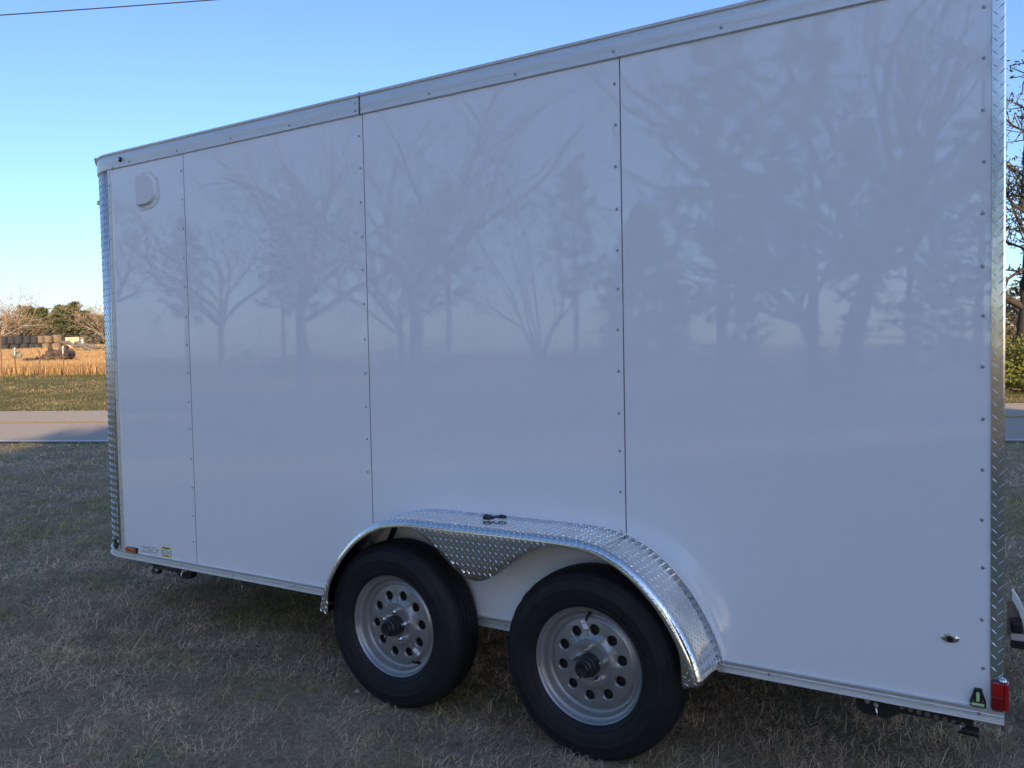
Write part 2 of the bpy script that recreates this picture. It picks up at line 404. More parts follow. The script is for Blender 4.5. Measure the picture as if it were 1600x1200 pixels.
# bottom rail
bot_poly = [(0, .351), (.012, .351), (.014, .353), (.013, .3575), (.0065, .359), (.006, .366), (.0075, .368), (.0075, .374), (.006, .3765), (.0065, .384), (.010, .3855), (.0105, .389), (.006, .3915), (0, .3915), (-.03, .39), (-.03, .351)]
A = [(XR+.002, 0, (0, -1))] + [(x, 0, (0, -1)) for x in (1.8, 1.2, .6, 0, -.6, -1.2)] + [q_ for q_ in sp if q_[0] <= XL+1e-6 or q_[1] > .01]
rail_bottom = rail('bottom_rail', bot_poly, 0, A)

# screws: one shared mesh, head dome facing -Y
sb = MB(); sb.lathe_y([(.0054, 0), (.0054, -.0012), (.0042, -.0026), (.0022, -.003), (.0017, -.0014), (.0002, -.0014)], (0, 0, 0), 10)
SCREW = sb.mesh('screw', M['zinc'], smooth=30)
def screw(parent, x, z, y=0.0, s=1.0):
    o = link_mesh('screw', SCREW, None, (x, y, z)); o.scale = (s, s, s); o.rotation_euler = (0, random.Random(int(x*1e4+z*7e3)).random()*6, 0); attach(o, parent); return o
rs = random.Random(5)
for k, xs in enumerate((-1.2375, -.0205, 1.2005)):
    z = 2.419
    while z > .42:
        if not (k == 1 and z < .80) and not (k == 2 and z < .76): screw(PANEL[k], xs+rs.uniform(-.002, .002), z+rs.uniform(-.006, .006), 0.0)
        z -= .1478
for z in np.arange(2.424, .42, -.1475): screw(PANEL[3], 2.357+rs.uniform(-.002, .002), z+rs.uniform(-.004, .004), 0.0)
for z in np.arange(2.42, .45, -.1475): screw(jstrip, -1.853, z+rs.uniform(-.003, .003), -.005, .85)
for (x, z) in ((-1.811, 2.512), (-1.659, 2.524), (-1.257, 2.525), (-.845, 2.526), (-.44, 2.526), (-.033, 2.557), (-.033, 2.524)): screw(rail_front, x, z, -.008)
for (x, z) in ((.371, 2.527), (.788, 2.526), (1.201, 2.529), (1.594, 2.528), (2.0, 2.528)): screw(rail_rear, x, z, -.0085)
for x in (-1.74, -1.335, -.927, -.496, .695, 1.735, 2.349): screw(rail_bottom, x, .3715, -.0072, .95)

# marker lamp on the top rail and on the nose
b = MB(); b.lathe_y([(.001, -.012), (.009, -.011), (.012, -.007), (.014, -.003), (.014, 0)], (-1.738, -.0075, 2.546), 16)
o = b.build('marker_lamp', M['hubblack'], T, smooth=40)
b = MB(); b.lathe_y([(.0005, -.004), (.006, -.003), (.007, 0)], (-1.738, -.019, 2.546), 12); b.build('lens', M['chrome'], o, smooth=40)
t = R(40); nx, nyy = -math.sin(t), -math.cos(t)
b = MB(); b.tube([(XL+NR*nx, NR+NR*nyy, 2.36), (XL+(NR+.016)*nx, NR+(NR+.016)*nyy, 2.36)], [.014, .011], 12); b.build('marker_lamp', M['clear'], T, smooth=40)

# side vent: flange and raised hood, both D-shaped
def dshape(x0, x1, z0, z1, n=14):
    pts = [(x0, z0)]; cx = x0; a = x1-x0; bz = (z1-z0)/2; cz = (z0+z1)/2
    pw = 2.6
    for i in range(n+1):
        th = -math.pi/2+math.pi*i/n
        c, s = math.cos(th), math.sin(th)
        pts.append((cx+.28*a+.72*a*abs(c)**(2/pw), cz+bz*math.copysign(abs(s)**(2/pw), s)))
    pts.append((x0, z1)); return pts
def dplate(b, outline, y0, y1, outline2=None, y2=None):
    n0 = len(b.v); k = len(outline); o2 = outline2 or outline
    b.v += [(x, y0, z) for x, z in outline]; b.v += [(x, y1 if y2 is None else y2(x, z), z) for x, z in o2]
    for j in range(k): b.f.append((n0+j, n0+(j+1) % k, n0+k+(j+1) % k, n0+k+j))
    b.f.append(tuple(n0+k+j for j in range(k)))
b = MB(); dplate(b, dshape(-1.590, -1.414, 2.256, 2.456), 0, -.003); vent = b.build('vent', M['white_dull'], T, smooth=30)
b = MB(); o1 = dshape(-1.590, -1.442, 2.276, 2.440); o2 = dshape(-1.590, -1.452, 2.284, 2.434)
dplate(b, o1, -.003, -.03, o2, lambda x, z: -.015-.008*(-1.452-x)/.14)
b.build('hood', M['white_dull'], vent, smooth=40)
for (x, z) in ((-1.545, 2.447), (-1.485, 2.449), (-1.435, 2.41), (-1.424, 2.355), (-1.436, 2.30), (-1.50, 2.264), (-1.55, 2.266)): screw(vent, x, z, -.003, .6)

# lamps, reflectors, decals
b = MB().box((-1.812, -.010, .3925), (-1.722, 0, .4185)); o = b.build('marker_base', M['black_steel'], T, bevel=.002)
b = MB().box((-1.810, -.021, .3945), (-1.727, -.010, .4165)); b.build('amber_lens', M['amber'], o, bevel=.003)
def trap_reflector(name, o, e1, e2, n):
    """black wedge plate with pale bars; o lower centre, e1 across, e2 up, n out"""
    b = MB(); half = [(-.021, 0), (.021, 0), (.021, .013), (.009, .052), (-.009, .052), (-.021, .013)]
    P = lambda a, z, h: tuple(o+e1*a+e2*z+n*h)
    n0 = len(b.v); k = 6
    b.v += [P(a, z, 0) for a, z in half]+[P(a*.93, z*.97+.0008, .012) for a, z in half]
    for j in range(k): b.f.append((j, (j+1) % k, k+(j+1) % k, k+j))
    b.f.append(tuple(k+j for j in range(k)))
    w = b.build(name, M['black_steel'], T)
    for rect in (((-.0165, .003), (.0165, .0105)), ((-.0042, .016), (.0042, .043))):
        c = MB(); (a0, z0), (a1, z1) = rect
        c.v += [P(a0, z0, .0125), P(a1, z0, .0125), P(a1, z1, .0125), P(a0, z1, .0125), P(a0, z0, .0135), P(a1, z0, .0135), P(a1, z1, .0135), P(a0, z1, .0135)]
        c.f += [(4, 5, 6, 7), (0, 1, 5, 4), (1, 2, 6, 5), (2, 3, 7, 6), (3, 0, 4, 7)]
        c.build('bar', M['glowstrip'], w)
    for a in (-.0125, .0125):
        c = MB(); c.tube([P(a, .018, .012), P(a, .018, .0145)], .0026, 8); c.build('rivet', M['chrome'], w)
    return w
trap_reflector('wedge_reflector', Vector((2.3465, -.0002, .3935)), Vector((1, 0, 0)), Vector((0, 0, 1)), Vector((0, -1, 0)))
t = R(13); nn = Vector((-math.sin(t), -math.cos(t), 0))
trap_reflector('wedge_reflector', Vector((XL, NR, .394))+nn*(NR+.0025), Vector((math.cos(t), -math.sin(t), 0)), Vector((0, 0, 1)), nn)
# oval chrome lock near the rear
b = MB(); prof = [(1.0, 0), (1.0, -.002), (.86, -.005), (.5, -.006)]
k = 24
for (r, y) in prof:
    for j in range(k):
        th = 2*math.pi*j/k; b.v.append((2.273+.025*r*math.cos(th), y, .582+.0145*r*math.sin(th)))
for i in range(3):
    for j in range(k): b.f.append((i*k+j, i*k+(j+1) % k, (i+1)*k+(j+1) % k, (i+1)*k+j))
b.f.append(tuple(3*k+j for j in range(k)))
lock = b.build('oval_lock', M['chrome'], T, smooth=40)
b = MB(); b.lathe_y([(.0095, -.006), (.0095, -.011), (.006, -.012), (.0055, -.008), (.0005, -.008)], (2.273, 0, .582), 16); b.build('lock_barrel', M['hubblack'], lock, smooth=30)
for dx in (-.018, .018): screw(lock, 2.273+dx, .582, -.004, .55)
# tail lamp wrapping the rear corner
b = MB().box((2.381, -.014, .3945), (2.418, -.0045, .479)); tail = b.build('tail_lamp', M['black_steel'], T, bevel=.002)
MB().box((2.3825, -.024, .4365), (2.4125, -.014, .477)).build('lens', M['red'], tail, bevel=.002)
MB().box((2.3825, -.0235, .3965), (2.4125, -.014, .4355)).build('lens', M['red_dark'], tail, bevel=.002)
MB().box((2.4125, -.021, .3965), (2.425, .012, .477)).build('lens', M['red'], tail, bevel=.003)
b = MB(); b.lathe_z([(.011, 0), (.011, .004), (.007, .009), (.001, .011)], (2.410, -.009, .479), 12); b.build('stud', M['chrome'], tail, smooth=40)
# stickers with unreadable rows of print
def decal(name, x0, x1, z0, z1, mt, rows, seed):
    b = MB().box((x0, -.0009, z0), (x1, 0.0, z1)); d = b.build(name, mt, T)
    c = MB(); rr = random.Random(seed)
    for i in range(rows):
        z = z1-(i+.8)*(z1-z0)/(rows+.6); x = x0+.05*(x1-x0)
        while x < x1-.08*(x1-x0):
            l = rr.uniform(.006, .026); hh = (z1-z0)/(rows*3.6)
            if rr.random() < .82: c.box((x, -.0014, z-hh/2), (min(x+l, x1-.003), -.0009, z+hh/2))
            x += l+rr.uniform(.002, .006)
    if c.v: c.build('print', M['ink'], d)
    return d
decal('sticker', -1.704, -1.530, .398, .4415, M['paper'], 6, 1)
d2 = decal('sticker', -1.516, -1.412, .396, .452, M['paper'], 0, 2)
MB().box((-1.515, -.0016, .438), (-1.430, -.0009, .451)).build('yellow_band', M['yellow'], d2)
MB().box((-1.515, -.0016, .397), (-1.430, -.0009, .407)).build('yellow_band', M['yellow'], d2)
c = MB(); rr = random.Random(9)
for i in range(3):
    for j in range(4):
        c.box((-1.511+j*.024, -.0019, .412+i*.008), (-1.511+j*.024+rr.uniform(.008, .017), -.0009, .4155+i*.008))
c.box((-1.50, -.0022, .442), (-1.45, -.0016, .447)); c.box((-1.50, -.0022, .400), (-1.45, -.0016, .404))
c.build('print', M['ink'], d2)

# ------------------------------------------------------------------ fender
FX = [(-.128, .375), (-.122, .40), (-.105, .455), (-.062, .54), (-.005, .625), (.075, .705), (.15, .757), (.235, .793), (.32, .808), (.40, .812)]
FXr = [(1.452-x, z) for x, z in reversed(FX)]
fp = FX + [(x, .812) for x in (.50, .60, .70, .80, .90, .98)] + FXr
# dense, smoothed profile with arc length
def resample(pts, n):
    P = np.array(pts); d = np.r_[0, np.cumsum(np.hypot(*np.diff(P, axis=0).T))]; t = np.linspace(0, d[-1], n)
    Q = np.stack([np.interp(t, d, P[:, 0]), np.interp(t, d, P[:, 1])], 1)
    for _ in range(6): Q[1:-1] = .25*Q[:-2]+.5*Q[1:-1]+.25*Q[2:]
    return Q
FQ = resample(fp, 161); FS = np.r_[0, np.cumsum(np.hypot(*np.diff(FQ, axis=0).T))]; FLEN = FS[-1]
FT = np.gradient(FQ, axis=0); FT /= np.linalg.norm(FT, axis=1)[:, None]; FN = np.stack([-FT[:, 1], FT[:, 0]], 1)
WTOP, RR = .200, .030; WROLL = WTOP+RR*math.pi/2
def Ff(s, w):
    s = min(max(s, 0), FLEN)
    x = np.interp(s, FS, FQ[:, 0]); z = np.interp(s, FS, FQ[:, 1]); nx = np.interp(s, FS, FN[:, 0]); nz = np.interp(s, FS, FN[:, 1])
    if w <= WTOP: return Vector((x, -w, z)), Vector((nx, 0, nz))
    if w <= WROLL:
        a = (w-WTOP)/RR; y = -WTOP-RR*math.sin(a); dn = -RR*(1-math.cos(a))
        return Vector((x+nx*dn, y, z+nz*dn)), Vector((nx*math.cos(a), -math.sin(a), nz*math.cos(a)))
    dn = -RR-(w-WROLL); return Vector((x+nx*dn, -WTOP-RR, z+nz*dn)), Vector((0, -1, 0))
def sst(t): t = min(max(t, 0), 1); return t*t*(3-2*t)
def lip(s):
    x = np.interp(s, FS, FQ[:, 0]); base = .004 + .030*sst((abs(s-FLEN/2)-FLEN/2+.16)/.16)
    if .37 < x < 1.06:
        a = sst((x-.37)/.33)**1.15 if x < .70 else sst((1.06-x)/.36)**1.15
        base = max(base, .004+.172*a)
    return WROLL+base
b = MB(); ss = np.linspace(0, FLEN, 141)
for s in ss:
    ws = [0, .07, .14, WTOP]+[WTOP+RR*math.pi/2*i/6 for i in range(1, 7)]+[WROLL+(lip(s)-WROLL)*i/3 for i in (1, 2, 3)]
    for w in ws: b.v.append(tuple(Ff(s, w)[0]))
k = 13
for i in range(len(ss)-1):
    for j in range(k-1): b.f.append((i*k+j, i*k+j+1, (i+1)*k+j+1, (i+1)*k+j))
fender = b.build('fender', M['plate'], T, smooth='all')
sm = fender.modifiers.new('thickness', 'SOLIDIFY'); sm.thickness = .003; sm.offset = -1
tread('tread_bars', fender, Ff, .008, FLEN-.008, .010, .46, keep=lambda s, w: w < lip(s)-.006)
# turned-under ends and a weld line
for sgn, s in ((1, FLEN), (-1, 0)):
    P0, _ = Ff(s, 0); P1, _ = Ff(s, WTOP+.02); b = MB()
    b.v += [tuple(P0+Vector((0, 0, .001))), tuple(P1+Vector((0, 0, .001))), tuple(P1+Vector((-sgn*.045, 0, -.001))), tuple(P0+Vector((-sgn*.045, 0, .001)))]
    b.f.append((0, 1, 2, 3)); o = b.build('end_fold', M['plate'], fender); mdf = o.modifiers.new('thickness', 'SOLIDIFY'); mdf.thickness = .003
s_w = FLEN*.735; b = MB(); b.tube([Ff(s_w, w)[0]+Ff(s_w, w)[1]*.0005 for w in np.linspace(.004, WTOP+.01, 8)], .0013, 5); b.build('weld_line', M['zinc'], fender)
b = MB(); b.tube([Ff(s, 0.0)[0]+Ff(s, 0)[1]*.001+Vector((0, -.002, 0)) for s in np.linspace(0, FLEN, 90)], .0032, 6); b.build('sealant_bead', M['white_dull'], fender, smooth='all')
# dark inner brace
for (xa, za, xb, zb) in ((.16, .735, .0, .45), (1.29, .735, 1.44, .45)):
    MB().tube([(xa, -.03, za), (xb, -.03, zb)], .012, 6).build('brace', M['black_steel'], fender)

# ------------------------------------------------------------------ wheels
def make_disc(b, c, rot):
    """pressed steel disc with ten round hand holes"""
    k = 16; r0, r1, rh, hr = .086, .158, .121, .0192
    def yo(r): return np.interp(r, [.086, .097, .15, .158], [.024, .033, .036, .039])
    for i in range(10):
        a0 = rot+2*math.pi*i/10; hx, hz = rh*math.cos(a0), rh*math.sin(a0); n0 = len(b.v)
        half = math.pi/10
        for j in range(k):
            th = 2*math.pi*j/k+a0
            d = (math.cos(th), math.sin(th)); lo, hi = hr, .2
            for _ in range(24):     # walk out from the hole to the sector boundary
                mid_ = (lo+hi)/2; x, z = hx+d[0]*mid_, hz+d[1]*mid_; rr_ = math.hypot(x, z); an = (math.atan2(z, x)-a0+math.pi) % (2*math.pi)-math.pi
                if r0 <= rr_ <= r1 and abs(an) <= half: lo = mid_
                else: hi = mid_
            for q_, rad in ((0, lo), (1, hr*1.16), (2, hr), (3, hr*.97)):
                x, z = hx+d[0]*rad, hz+d[1]*rad; rr_ = math.hypot(x, z)
                y = yo(rr_) + (0, 0, .0025, .010)[q_]
                b.v.append((c[0]+x, c[1]+y, c[2]+z))
        for j in range(k):
            for q_ in range(3):
                a = n0+j*4+q_; e = n0+((j+1) % k)*4+q_; b.f.append((a, e, e+1, a+1))
        # corner fill of the sector
        for sgn in (-1, 1):
            for rr_ in (r0, r1): pass
    return b
def make_wheel(cx, rot, valve_ang):
    c = (cx, -.169, .3444)
    b = MB()
    # flange, bead seat, drop and disc edge
    b.lathe_y([(.206, .012), (.2125, .010), (.2145, .004), (.2135, -.001), (.2095, -.003), (.2055, .000), (.2025, .008), (.1985, .015), (.1945, .017),
               (.1905, .018), (.1880, .023), (.1855, .034), (.1820, .043), (.1765, .047), (.1705, .047), (.1665, .045), (.1635, .041), (.1575, .0385)], c, 72)
    # sector ring behind the holes closes the corners
    n0 = len(b.v)
    make_disc(b, c, rot)
    b.lathe_y([(.0875, .0255), (.085, .0222), (.083, .019), (.076, .0175), (.066, .020), (.058, .021), (.034, .021)], c, 48)
    # fill slivers between the sectors
    K = 120
    for i in range(10):
        a0 = rot+2*math.pi*(i+.5)/10
    rim = b.build('wheel', M['rim'], T, smooth=38)
    # backing: web between sector corners, just behind the disc
    w = MB()
    for i in range(10):
        a0 = rot+2*math.pi*(i+.5)/10; n0 = len(w.v)
        for (da, r_) in ((-.14, .0855), (.14, .0855), (.03, .121), (.14, .1585), (-.14, .1585), (-.03, .121)):
            y = np.interp(r_, [.0855, .097, .15, .1585], [.0245, .0336, .0366, .0396])+.0008
            w.v.append((c[0]+r_*math.cos(a0+da), c[1]+y, c[2]+r_*math.sin(a0+da)))
        w.f += [(n0, n0+1, n0+2, n0+5), (n0+5, n0+2, n0+3, n0+4)]
    w.build('disc_web', M['rim'], rim)
    # dark brake drum behind the holes
    w = MB(); w.lathe_y([(.001, .055), (.145, .055), (.15, .06), (.15, .13)], c, 32); w.build('brake_drum', M['black_steel'], rim)
    w = MB(); w.lathe_y([(.1765, .047), (.160, .050), (.160, .150)], c, 40); w.build('barrel', M['rim'], rim, smooth='all')
    # tyre
    ty = MB(); yc = .066    # centre of section behind the flange plane
    prof = [(.2035, .010), (.210, -.004), (.217, -.012), (.226, -.020), (.229, -.0205), (.231, -.0195), (.245, -.0262), (.262, -.0295), (.276, -.0300), (.279, -.0312), (.282, -.0298), (.296, -.0272),
            (.311, -.021), (.3125, -.0222), (.315, -.0195), (.325, -.012), (.333, -.004), (.3385, .006), (.3415, .016), (.3425, .026), (.336, .0265), (.336, .0325), (.3433, .033), (.3445, .050), (.3375, .0505), (.3375, .0565), (.3448, .057),
            (.345, .075), (.3375, .0755), (.3375, .0815), (.3446, .082), (.3435, .099), (.336, .0995), (.336, .1055), (.3425, .106), (.3415, .116), (.3385, .126), (.333, .136), (.32, .150), (.30, .158), (.27, .161), (.24, .156), (.215, .145), (.205, .13)]
    ty.lathe_y(prof, c, 96)
    # cut the shoulder into blocks: push every third rib vertex in a little and flatten the footprint
    for i, (x, y, z) in enumerate(ty.v):
        row, j = divmod(i, 96)
        if row in (17, 18) and j % 3 == 0:
            dx, dz = x-c[0], z-c[2]; ty.v[i] = (c[0]+dx*.988, y, c[2]+dz*.988)
        x, y, z = ty.v[i]
        if z < .012: ty.v[i] = (x, y - .004*(1 if row < 22 else -1), .012)
    tyre = ty.build('tyre', M['rubber'], rim, smooth=42)
    # hub with grease cap
    h = MB(); h.lathe_y([(.041, .021), (.041, -.004), (.038, -.012), (.033, -.014), (.033, -.032), (.030, -.035), (.0265, -.036), (.0265, -.047), (.024, -.050), (.020, -.049), (.018, -.044), (.010, -.042), (.0005, -.042)], c, 28)
    hub = h.build('hub', M['hubblack'], rim, smooth=35)
    for i in range(5):
        a = rot*.4+.25+2*math.pi*i/5; x, z = c[0]+.0585*math.cos(a), c[2]+.0585*math.sin(a)
        n = MB(); n.lathe_y([(.0115, .021), (.0100, .012)], (x, c[1], z), 12); n.lathe_y([(.0102, .014), (.0102, .000), (.0075, -.004), (.0066, -.012), (.0005, -.013)], (x, c[1], z), 6)
        n.build('lug_nut', M['chrome'], rim)
    a = valve_ang; r_ = .176; vx, vz = math.cos(a), math.sin(a)
    n = MB(); n.tube([(c[0]+vx*.178, c[1]+.045, c[2]+vz*.178), (c[0]+vx*.172, c[1]+.025, c[2]+vz*.172), (c[0]+vx*.160, c[1]+.008, c[2]+vz*.160)], [.006, .0045, .0045], 8); n.build('valve_stem', M['rubber'], rim, smooth='all')
    # small paper label between two hand holes
    la = valve_ang+.16; lx, lz = c[0]+.136*math.cos(la), c[2]+.136*math.sin(la)
    e = Vector((math.cos(la+.25), 0, math.sin(la+.25))); g = Vector((-math.sin(la+.25), 0, math.cos(la+.25)))
    for (q0, q1) in ((-.018, .004), (.007, .018)):
        n = MB(); P0 = Vector((lx, c[1]+.0343, lz))
        n.v += [tuple(P0+e*q0-g*.010), tuple(P0+e*q1-g*.010), tuple(P0+e*q1+g*.010), tuple(P0+e*q0+g*.010)]; n.f.append((0, 1, 2, 3))
        d = n.build('sticker', M['paper'], rim); mdf = d.modifiers.new('thickness', 'SOLIDIFY'); mdf.thickness = .0006
    return rim
make_wheel(.2463, .10, -1.00)
make_wheel(1.1402, .22, 1.62)

# ------------------------------------------------------------------ underbody
for y in (.26, WID-.32):
    MB().box((-1.9, y, .285), (2.28, y+.05, .36)).build('frame_rail', M['black_steel'], T)
for x in (-1.6, -1.0, -.4, .2, .7, 1.2, 1.8, 2.24):
    MB().box((x, .05, .338), (x+.04, WID-.06, .3595)).build('crossmember', M['black_steel'], T)
for cx in (.2463, 1.1402):
    b = MB(); b.tube([(cx, -.08, .3444), (cx, .12, .33), (cx, .25, .20), (cx, WID-.25, .20), (cx, WID-.12, .33), (cx, WID+.08, .3444)], .035, 10); b.build('axle', M['black_steel'], T, smooth='all')
    b = MB(); b.lathe_y([(.18, 0), (.21, .01), (.30, .015), (.34, .03), (.345, .10), (.34, .17), (.30, .185), (.21, .19), (.18, .19)], (cx, WID+.02, .3444), 40); b.build('wheel', M['rubber'], T, smooth=40)
# stabiliser jacks with pins, one at each end
def stabiliser(x0, flip):
    s = -1 if flip else 1
    X = lambda a: x0+s*a
    b = MB(); y0, y1 = .045, .052
    out = [(0, .352), (0, .300), (.02, .282), (.09, .278), (.115, .294), (.13, .306), (.33, .306), (.33, .352)]
    k = len(out); b.v += [(X(a), y0, z) for a, z in out]+[(X(a), y1+.03, z) for a, z in out]
    for j in range(k): b.f.append((j, (j+1) % k, k+(j+1) % k, k+j))
    b.f.append(tuple(range(k))); b.f.append(tuple(reversed(range(k, 2*k))))
    st = b.build('stabiliser_jack', M['black_steel'], T)
    for i in range(8):
        h = MB(); h.lathe_y([(.0005, -.001), (.008, -.001), (.008, 0)], (X(.135+i*.024), y0, .326-.0028*i), 10); h.build('hole', M['log_grey'], st)
    for (a, z, r_) in ((.035, .328, .010), (.060, .322, .010), (.29, .300, .013)):
        h = MB(); h.lathe_y([(.0005, -.012), (r_*.8, -.012), (r_, -.008), (r_, 0)], (X(a), y0, z), 12); h.build('bolt', M['chrome'], st, smooth=40)
    h = MB(); h.tube([(X(.060), y0-.014, .322), (X(.064), y0-.016, .295), (X(.066), y0-.014, .262)], .0032, 8); h.build('pin', M['chrome'], st, smooth='all')
    h = MB(); h.tube([(X(.29), y0+.015, .288), (X(.345), y0+.017, .284)], .015, 10); h.build('foot', M['black_steel'], st)
    return st
stabiliser(2.00, False); stabiliser(-1.33, True)
MB().tube([(-1.70, .06, .35), (-1.69, .05, .325), (-1.66, .05, .318), (-1.62, .06, .35)], .006, 8).build('tie_loop', M['black_steel'], T, smooth='all')
# tongue
for y in (.5, WID-.5):
    MB().tube([(-2.0, y, .30), (-3.25, WID/2+(y-WID/2)*.06, .30)], .045, 4).build('tongue_rail', M['black_steel'], T)
MB().box((-3.38, WID/2-.05, .28), (-3.2, WID/2+.05, .38)).build('coupler', M['black_steel'], T)
MB().tube([(-2.95, WID/2, .04), (-2.95, WID/2, .95)], .03, 10).build('tongue_jack', M['black_steel'], T)
# white hinge bracket with black rubber block on the ramp door
b = MB(); pts = []
arc = [(2.40, .394), (2.425, .352), (2.442, .312), (2.456, .27), (2.464, .222), (2.465, .172)]
inn = [(2.448, .172), (2.446, .215), (2.438, .262), (2.425, .303), (2.408, .338), (2.40, .352)]
po = arc+inn; k = len(po); b.v += [(x, 1.38, z) for x, z in po]+[(x, 1.43, z) for x, z in po]
for j in range(k): b.f.append((j, (j+1) % k, k+(j+1) % k, k+j))
for j in range(5):
    a0, a1, i0, i1 = j, j+1, k-1-j, k-2-j; b.f.append((a0, a1, i1, i0)); b.f.append((k+a0, k+i0, k+i1, k+a1))
br = b.build('door_bracket', M['white_paint'], T, smooth=40)
MB().box((2.380, 1.425, .18), (2.447, 1.43, .335)).build('gusset', M['zinc'], br)
MB().box((2.395, 1.355, .214), (2.442, 1.42, .262)).build('rubber_block', M['hubblack'], br, bevel=.009)
MB().box((2.395, 1.37, .178), (2.466, 1.43, .2085)).build('ledge', M['alu'], br, bevel=.002)
MB().box((2.395, 1.365, .145), (2.468, 1.43, .1755)).build('foot_bar', M['black_steel'], br, bevel=.002)

# small black clip lying on the fender
P, Nn = Ff(FLEN*.482, .10); z0 = P.z+.002
clip = empty('rubber_clip', (P.x, P.y, z0)); tag(clip, 'small black rubber clip lying on top of the tread plate fender', 'clip')
b = MB(); b.tube([(P.x-.022, -.112, z0+.007), (P.x-.012, -.110, z0+.010), (P.x+.004, -.104, z0+.010), (P.x+.018, -.094, z0+.007)], [.006, .011, .010, .006], 10); b.build('body', M['hubblack'], clip, smooth='all')
b = MB(); b.tube([(P.x+.012, -.097, z0+.008), (P.x+.030, -.088, z0+.012), (P.x+.052, -.080, z0+.010)], [.004, .004, .005], 8); b.build('strap', M['hubblack'], clip, smooth='all')
b = MB(); b.tube([(P.x+.028, -.082, z0+.010), (P.x+.042, -.076, z0+.011), (P.x+.060, -.070, z0+.009)], [.006, .009, .005], 10); b.build('tip', M['hubblack'], clip, smooth='all')
b = MB(); b.tube([(P.x-.018, -.108, z0+.012), (P.x-.010, -.105, z0+.021), (P.x, -.102, z0+.016)], .0025, 6); b.build('loop', M['hubblack'], clip, smooth='all')

# ------------------------------------------------------------------ trees
def tube_np(V_, F_, pts, rad, k):
    """append one tapering tube (python lists)"""
    n0 = len(V_); m_ = len(pts); t = (pts[1]-pts[0]).normalized(); a = t.orthogonal().normalized()
    cs = [(math.cos(2*math.pi*j/k), math.sin(2*math.pi*j/k)) for j in range(k)]
    for i in range(m_):
        t = (pts[min(i+1, m_-1)]-pts[max(i-1, 0)]).normalized(); a = a-t*a.dot(t)
        a = a.normalized() if a.length > 1e-6 else t.orthogonal().normalized(); b_ = t.cross(a)
        for (c, s) in cs: V_.append(tuple(pts[i]+(a*c+b_*s)*rad[i]))
    for i in range(m_-1):
        for j in range(k):
            q_ = n0+i*k; F_.append((q_+j, q_+(j+1) % k, q_+k+(j+1) % k, q_+k+j))
def bare_tree(seed, H, trunk_h, r0, spread, nlimb, depth=4, twig=.012, up=.25, clear=True):
    rr = random.Random(seed); tv, tf, cv, cf = [], [], [], []; tips = []
    def branch(p, d, ln, r, lev):
        n = 5 if lev < 2 else 4 if lev == 2 else 3; pts = [p.copy()]; rad = [r]; dd = d.normalized(); r_end = max(r*(.42 if lev else .6), twig*.6)
        for i in range(n):
            w = .10 if lev == 0 else .22
            dd = (dd+Vector((rr.gauss(0, w), rr.gauss(0, w), rr.gauss(0, w*.8)+up*.35*(lev > 0)))).normalized()
            p = p+dd*(ln/n); pts.append(p.copy()); rad.append(r+(r_end-r)*(i+1)/n)
        k = 9 if lev == 0 else 6 if lev == 1 else 4 if lev == 2 else 3
        tube_np(tv if lev < 2 else cv, tf if lev < 2 else cf, pts, rad, k)
        if lev >= depth: tips.append(p.copy()); return
        nc = nlimb if lev == 0 else (rr.randint(5, 7) if lev == 1 else rr.randint(4, 6) if lev == 2 else rr.randint(3, 5))
        az = rr.random()*6.28
        for c in range(nc):
            f = (.72+.28*(c+1)/nc) if lev == 0 else (.22+.78*(c+.6)/nc)
            fi = min(f, 1)*n; i = min(int(fi), n-1); q_ = pts[i].lerp(pts[i+1], fi-i); rl = rad[i]+(rad[i+1]-rad[i])*(fi-i)
            az += 2.4+rr.uniform(-.4, .4); t = (pts[i+1]-pts[i]).normalized(); o1 = t.orthogonal().normalized(); o2 = t.cross(o1)
            ang = R(rr.uniform(28, 62)) if lev else R(rr.uniform(18, 58))*spread
            nd = t*math.cos(ang)+(o1*math.cos(az)+o2*math.sin(az))*math.sin(ang)
            if lev == 0: l2 = (H-trunk_h)*rr.uniform(.62, .95)
            else: l2 = ln*rr.uniform(.36, .62)*(1.15-.45*f)
            branch(q_, nd, l2, min(rl*.72, r*(.5 if lev else .42)) if lev < 3 else twig, lev+1)
    branch(Vector((0, 0, -.1)), Vector((rr.uniform(-.05, .05), rr.uniform(-.05, .05), 1)), trunk_h+.1+(H-trunk_h)*.12, r0, 0)
    return (tv, tf, cv, cf, tips)
def to_mesh(name, v, f, mt, smooth=True):
    me = bpy.data.meshes.new(name); me.from_pydata(v, [], f); me.update(); me.materials.append(mt)
    if smooth: me.polygons.foreach_set('use_smooth', [True]*len(me.polygons))
    return me
def leaf_quads(rr, centres, n_each, size, rad, flat=.6):
    v, f = [], []
    for c in centres:
        for _ in range(n_each):
            p = Vector((c[0]+rr.gauss(0, rad), c[1]+rr.gauss(0, rad), c[2]+rr.gauss(0, rad*flat)))
            a = Vector((rr.gauss(0, 1), rr.gauss(0, 1), rr.gauss(0, 1))).normalized(); b_ = a.orthogonal().normalized()
            b_ = (b_*math.cos(rr.random()*6.28)+a.cross(b_)*math.sin(rr.random()*6.28)).normalized(); l = size*rr.uniform(.6, 1.3); n0 = len(v)
            v += [tuple(p-a*l), tuple(p+b_*l*.42), tuple(p+a*l), tuple(p-b_*l*.42)]; f.append((n0, n0+1, n0+2, n0+3))
    return v, f
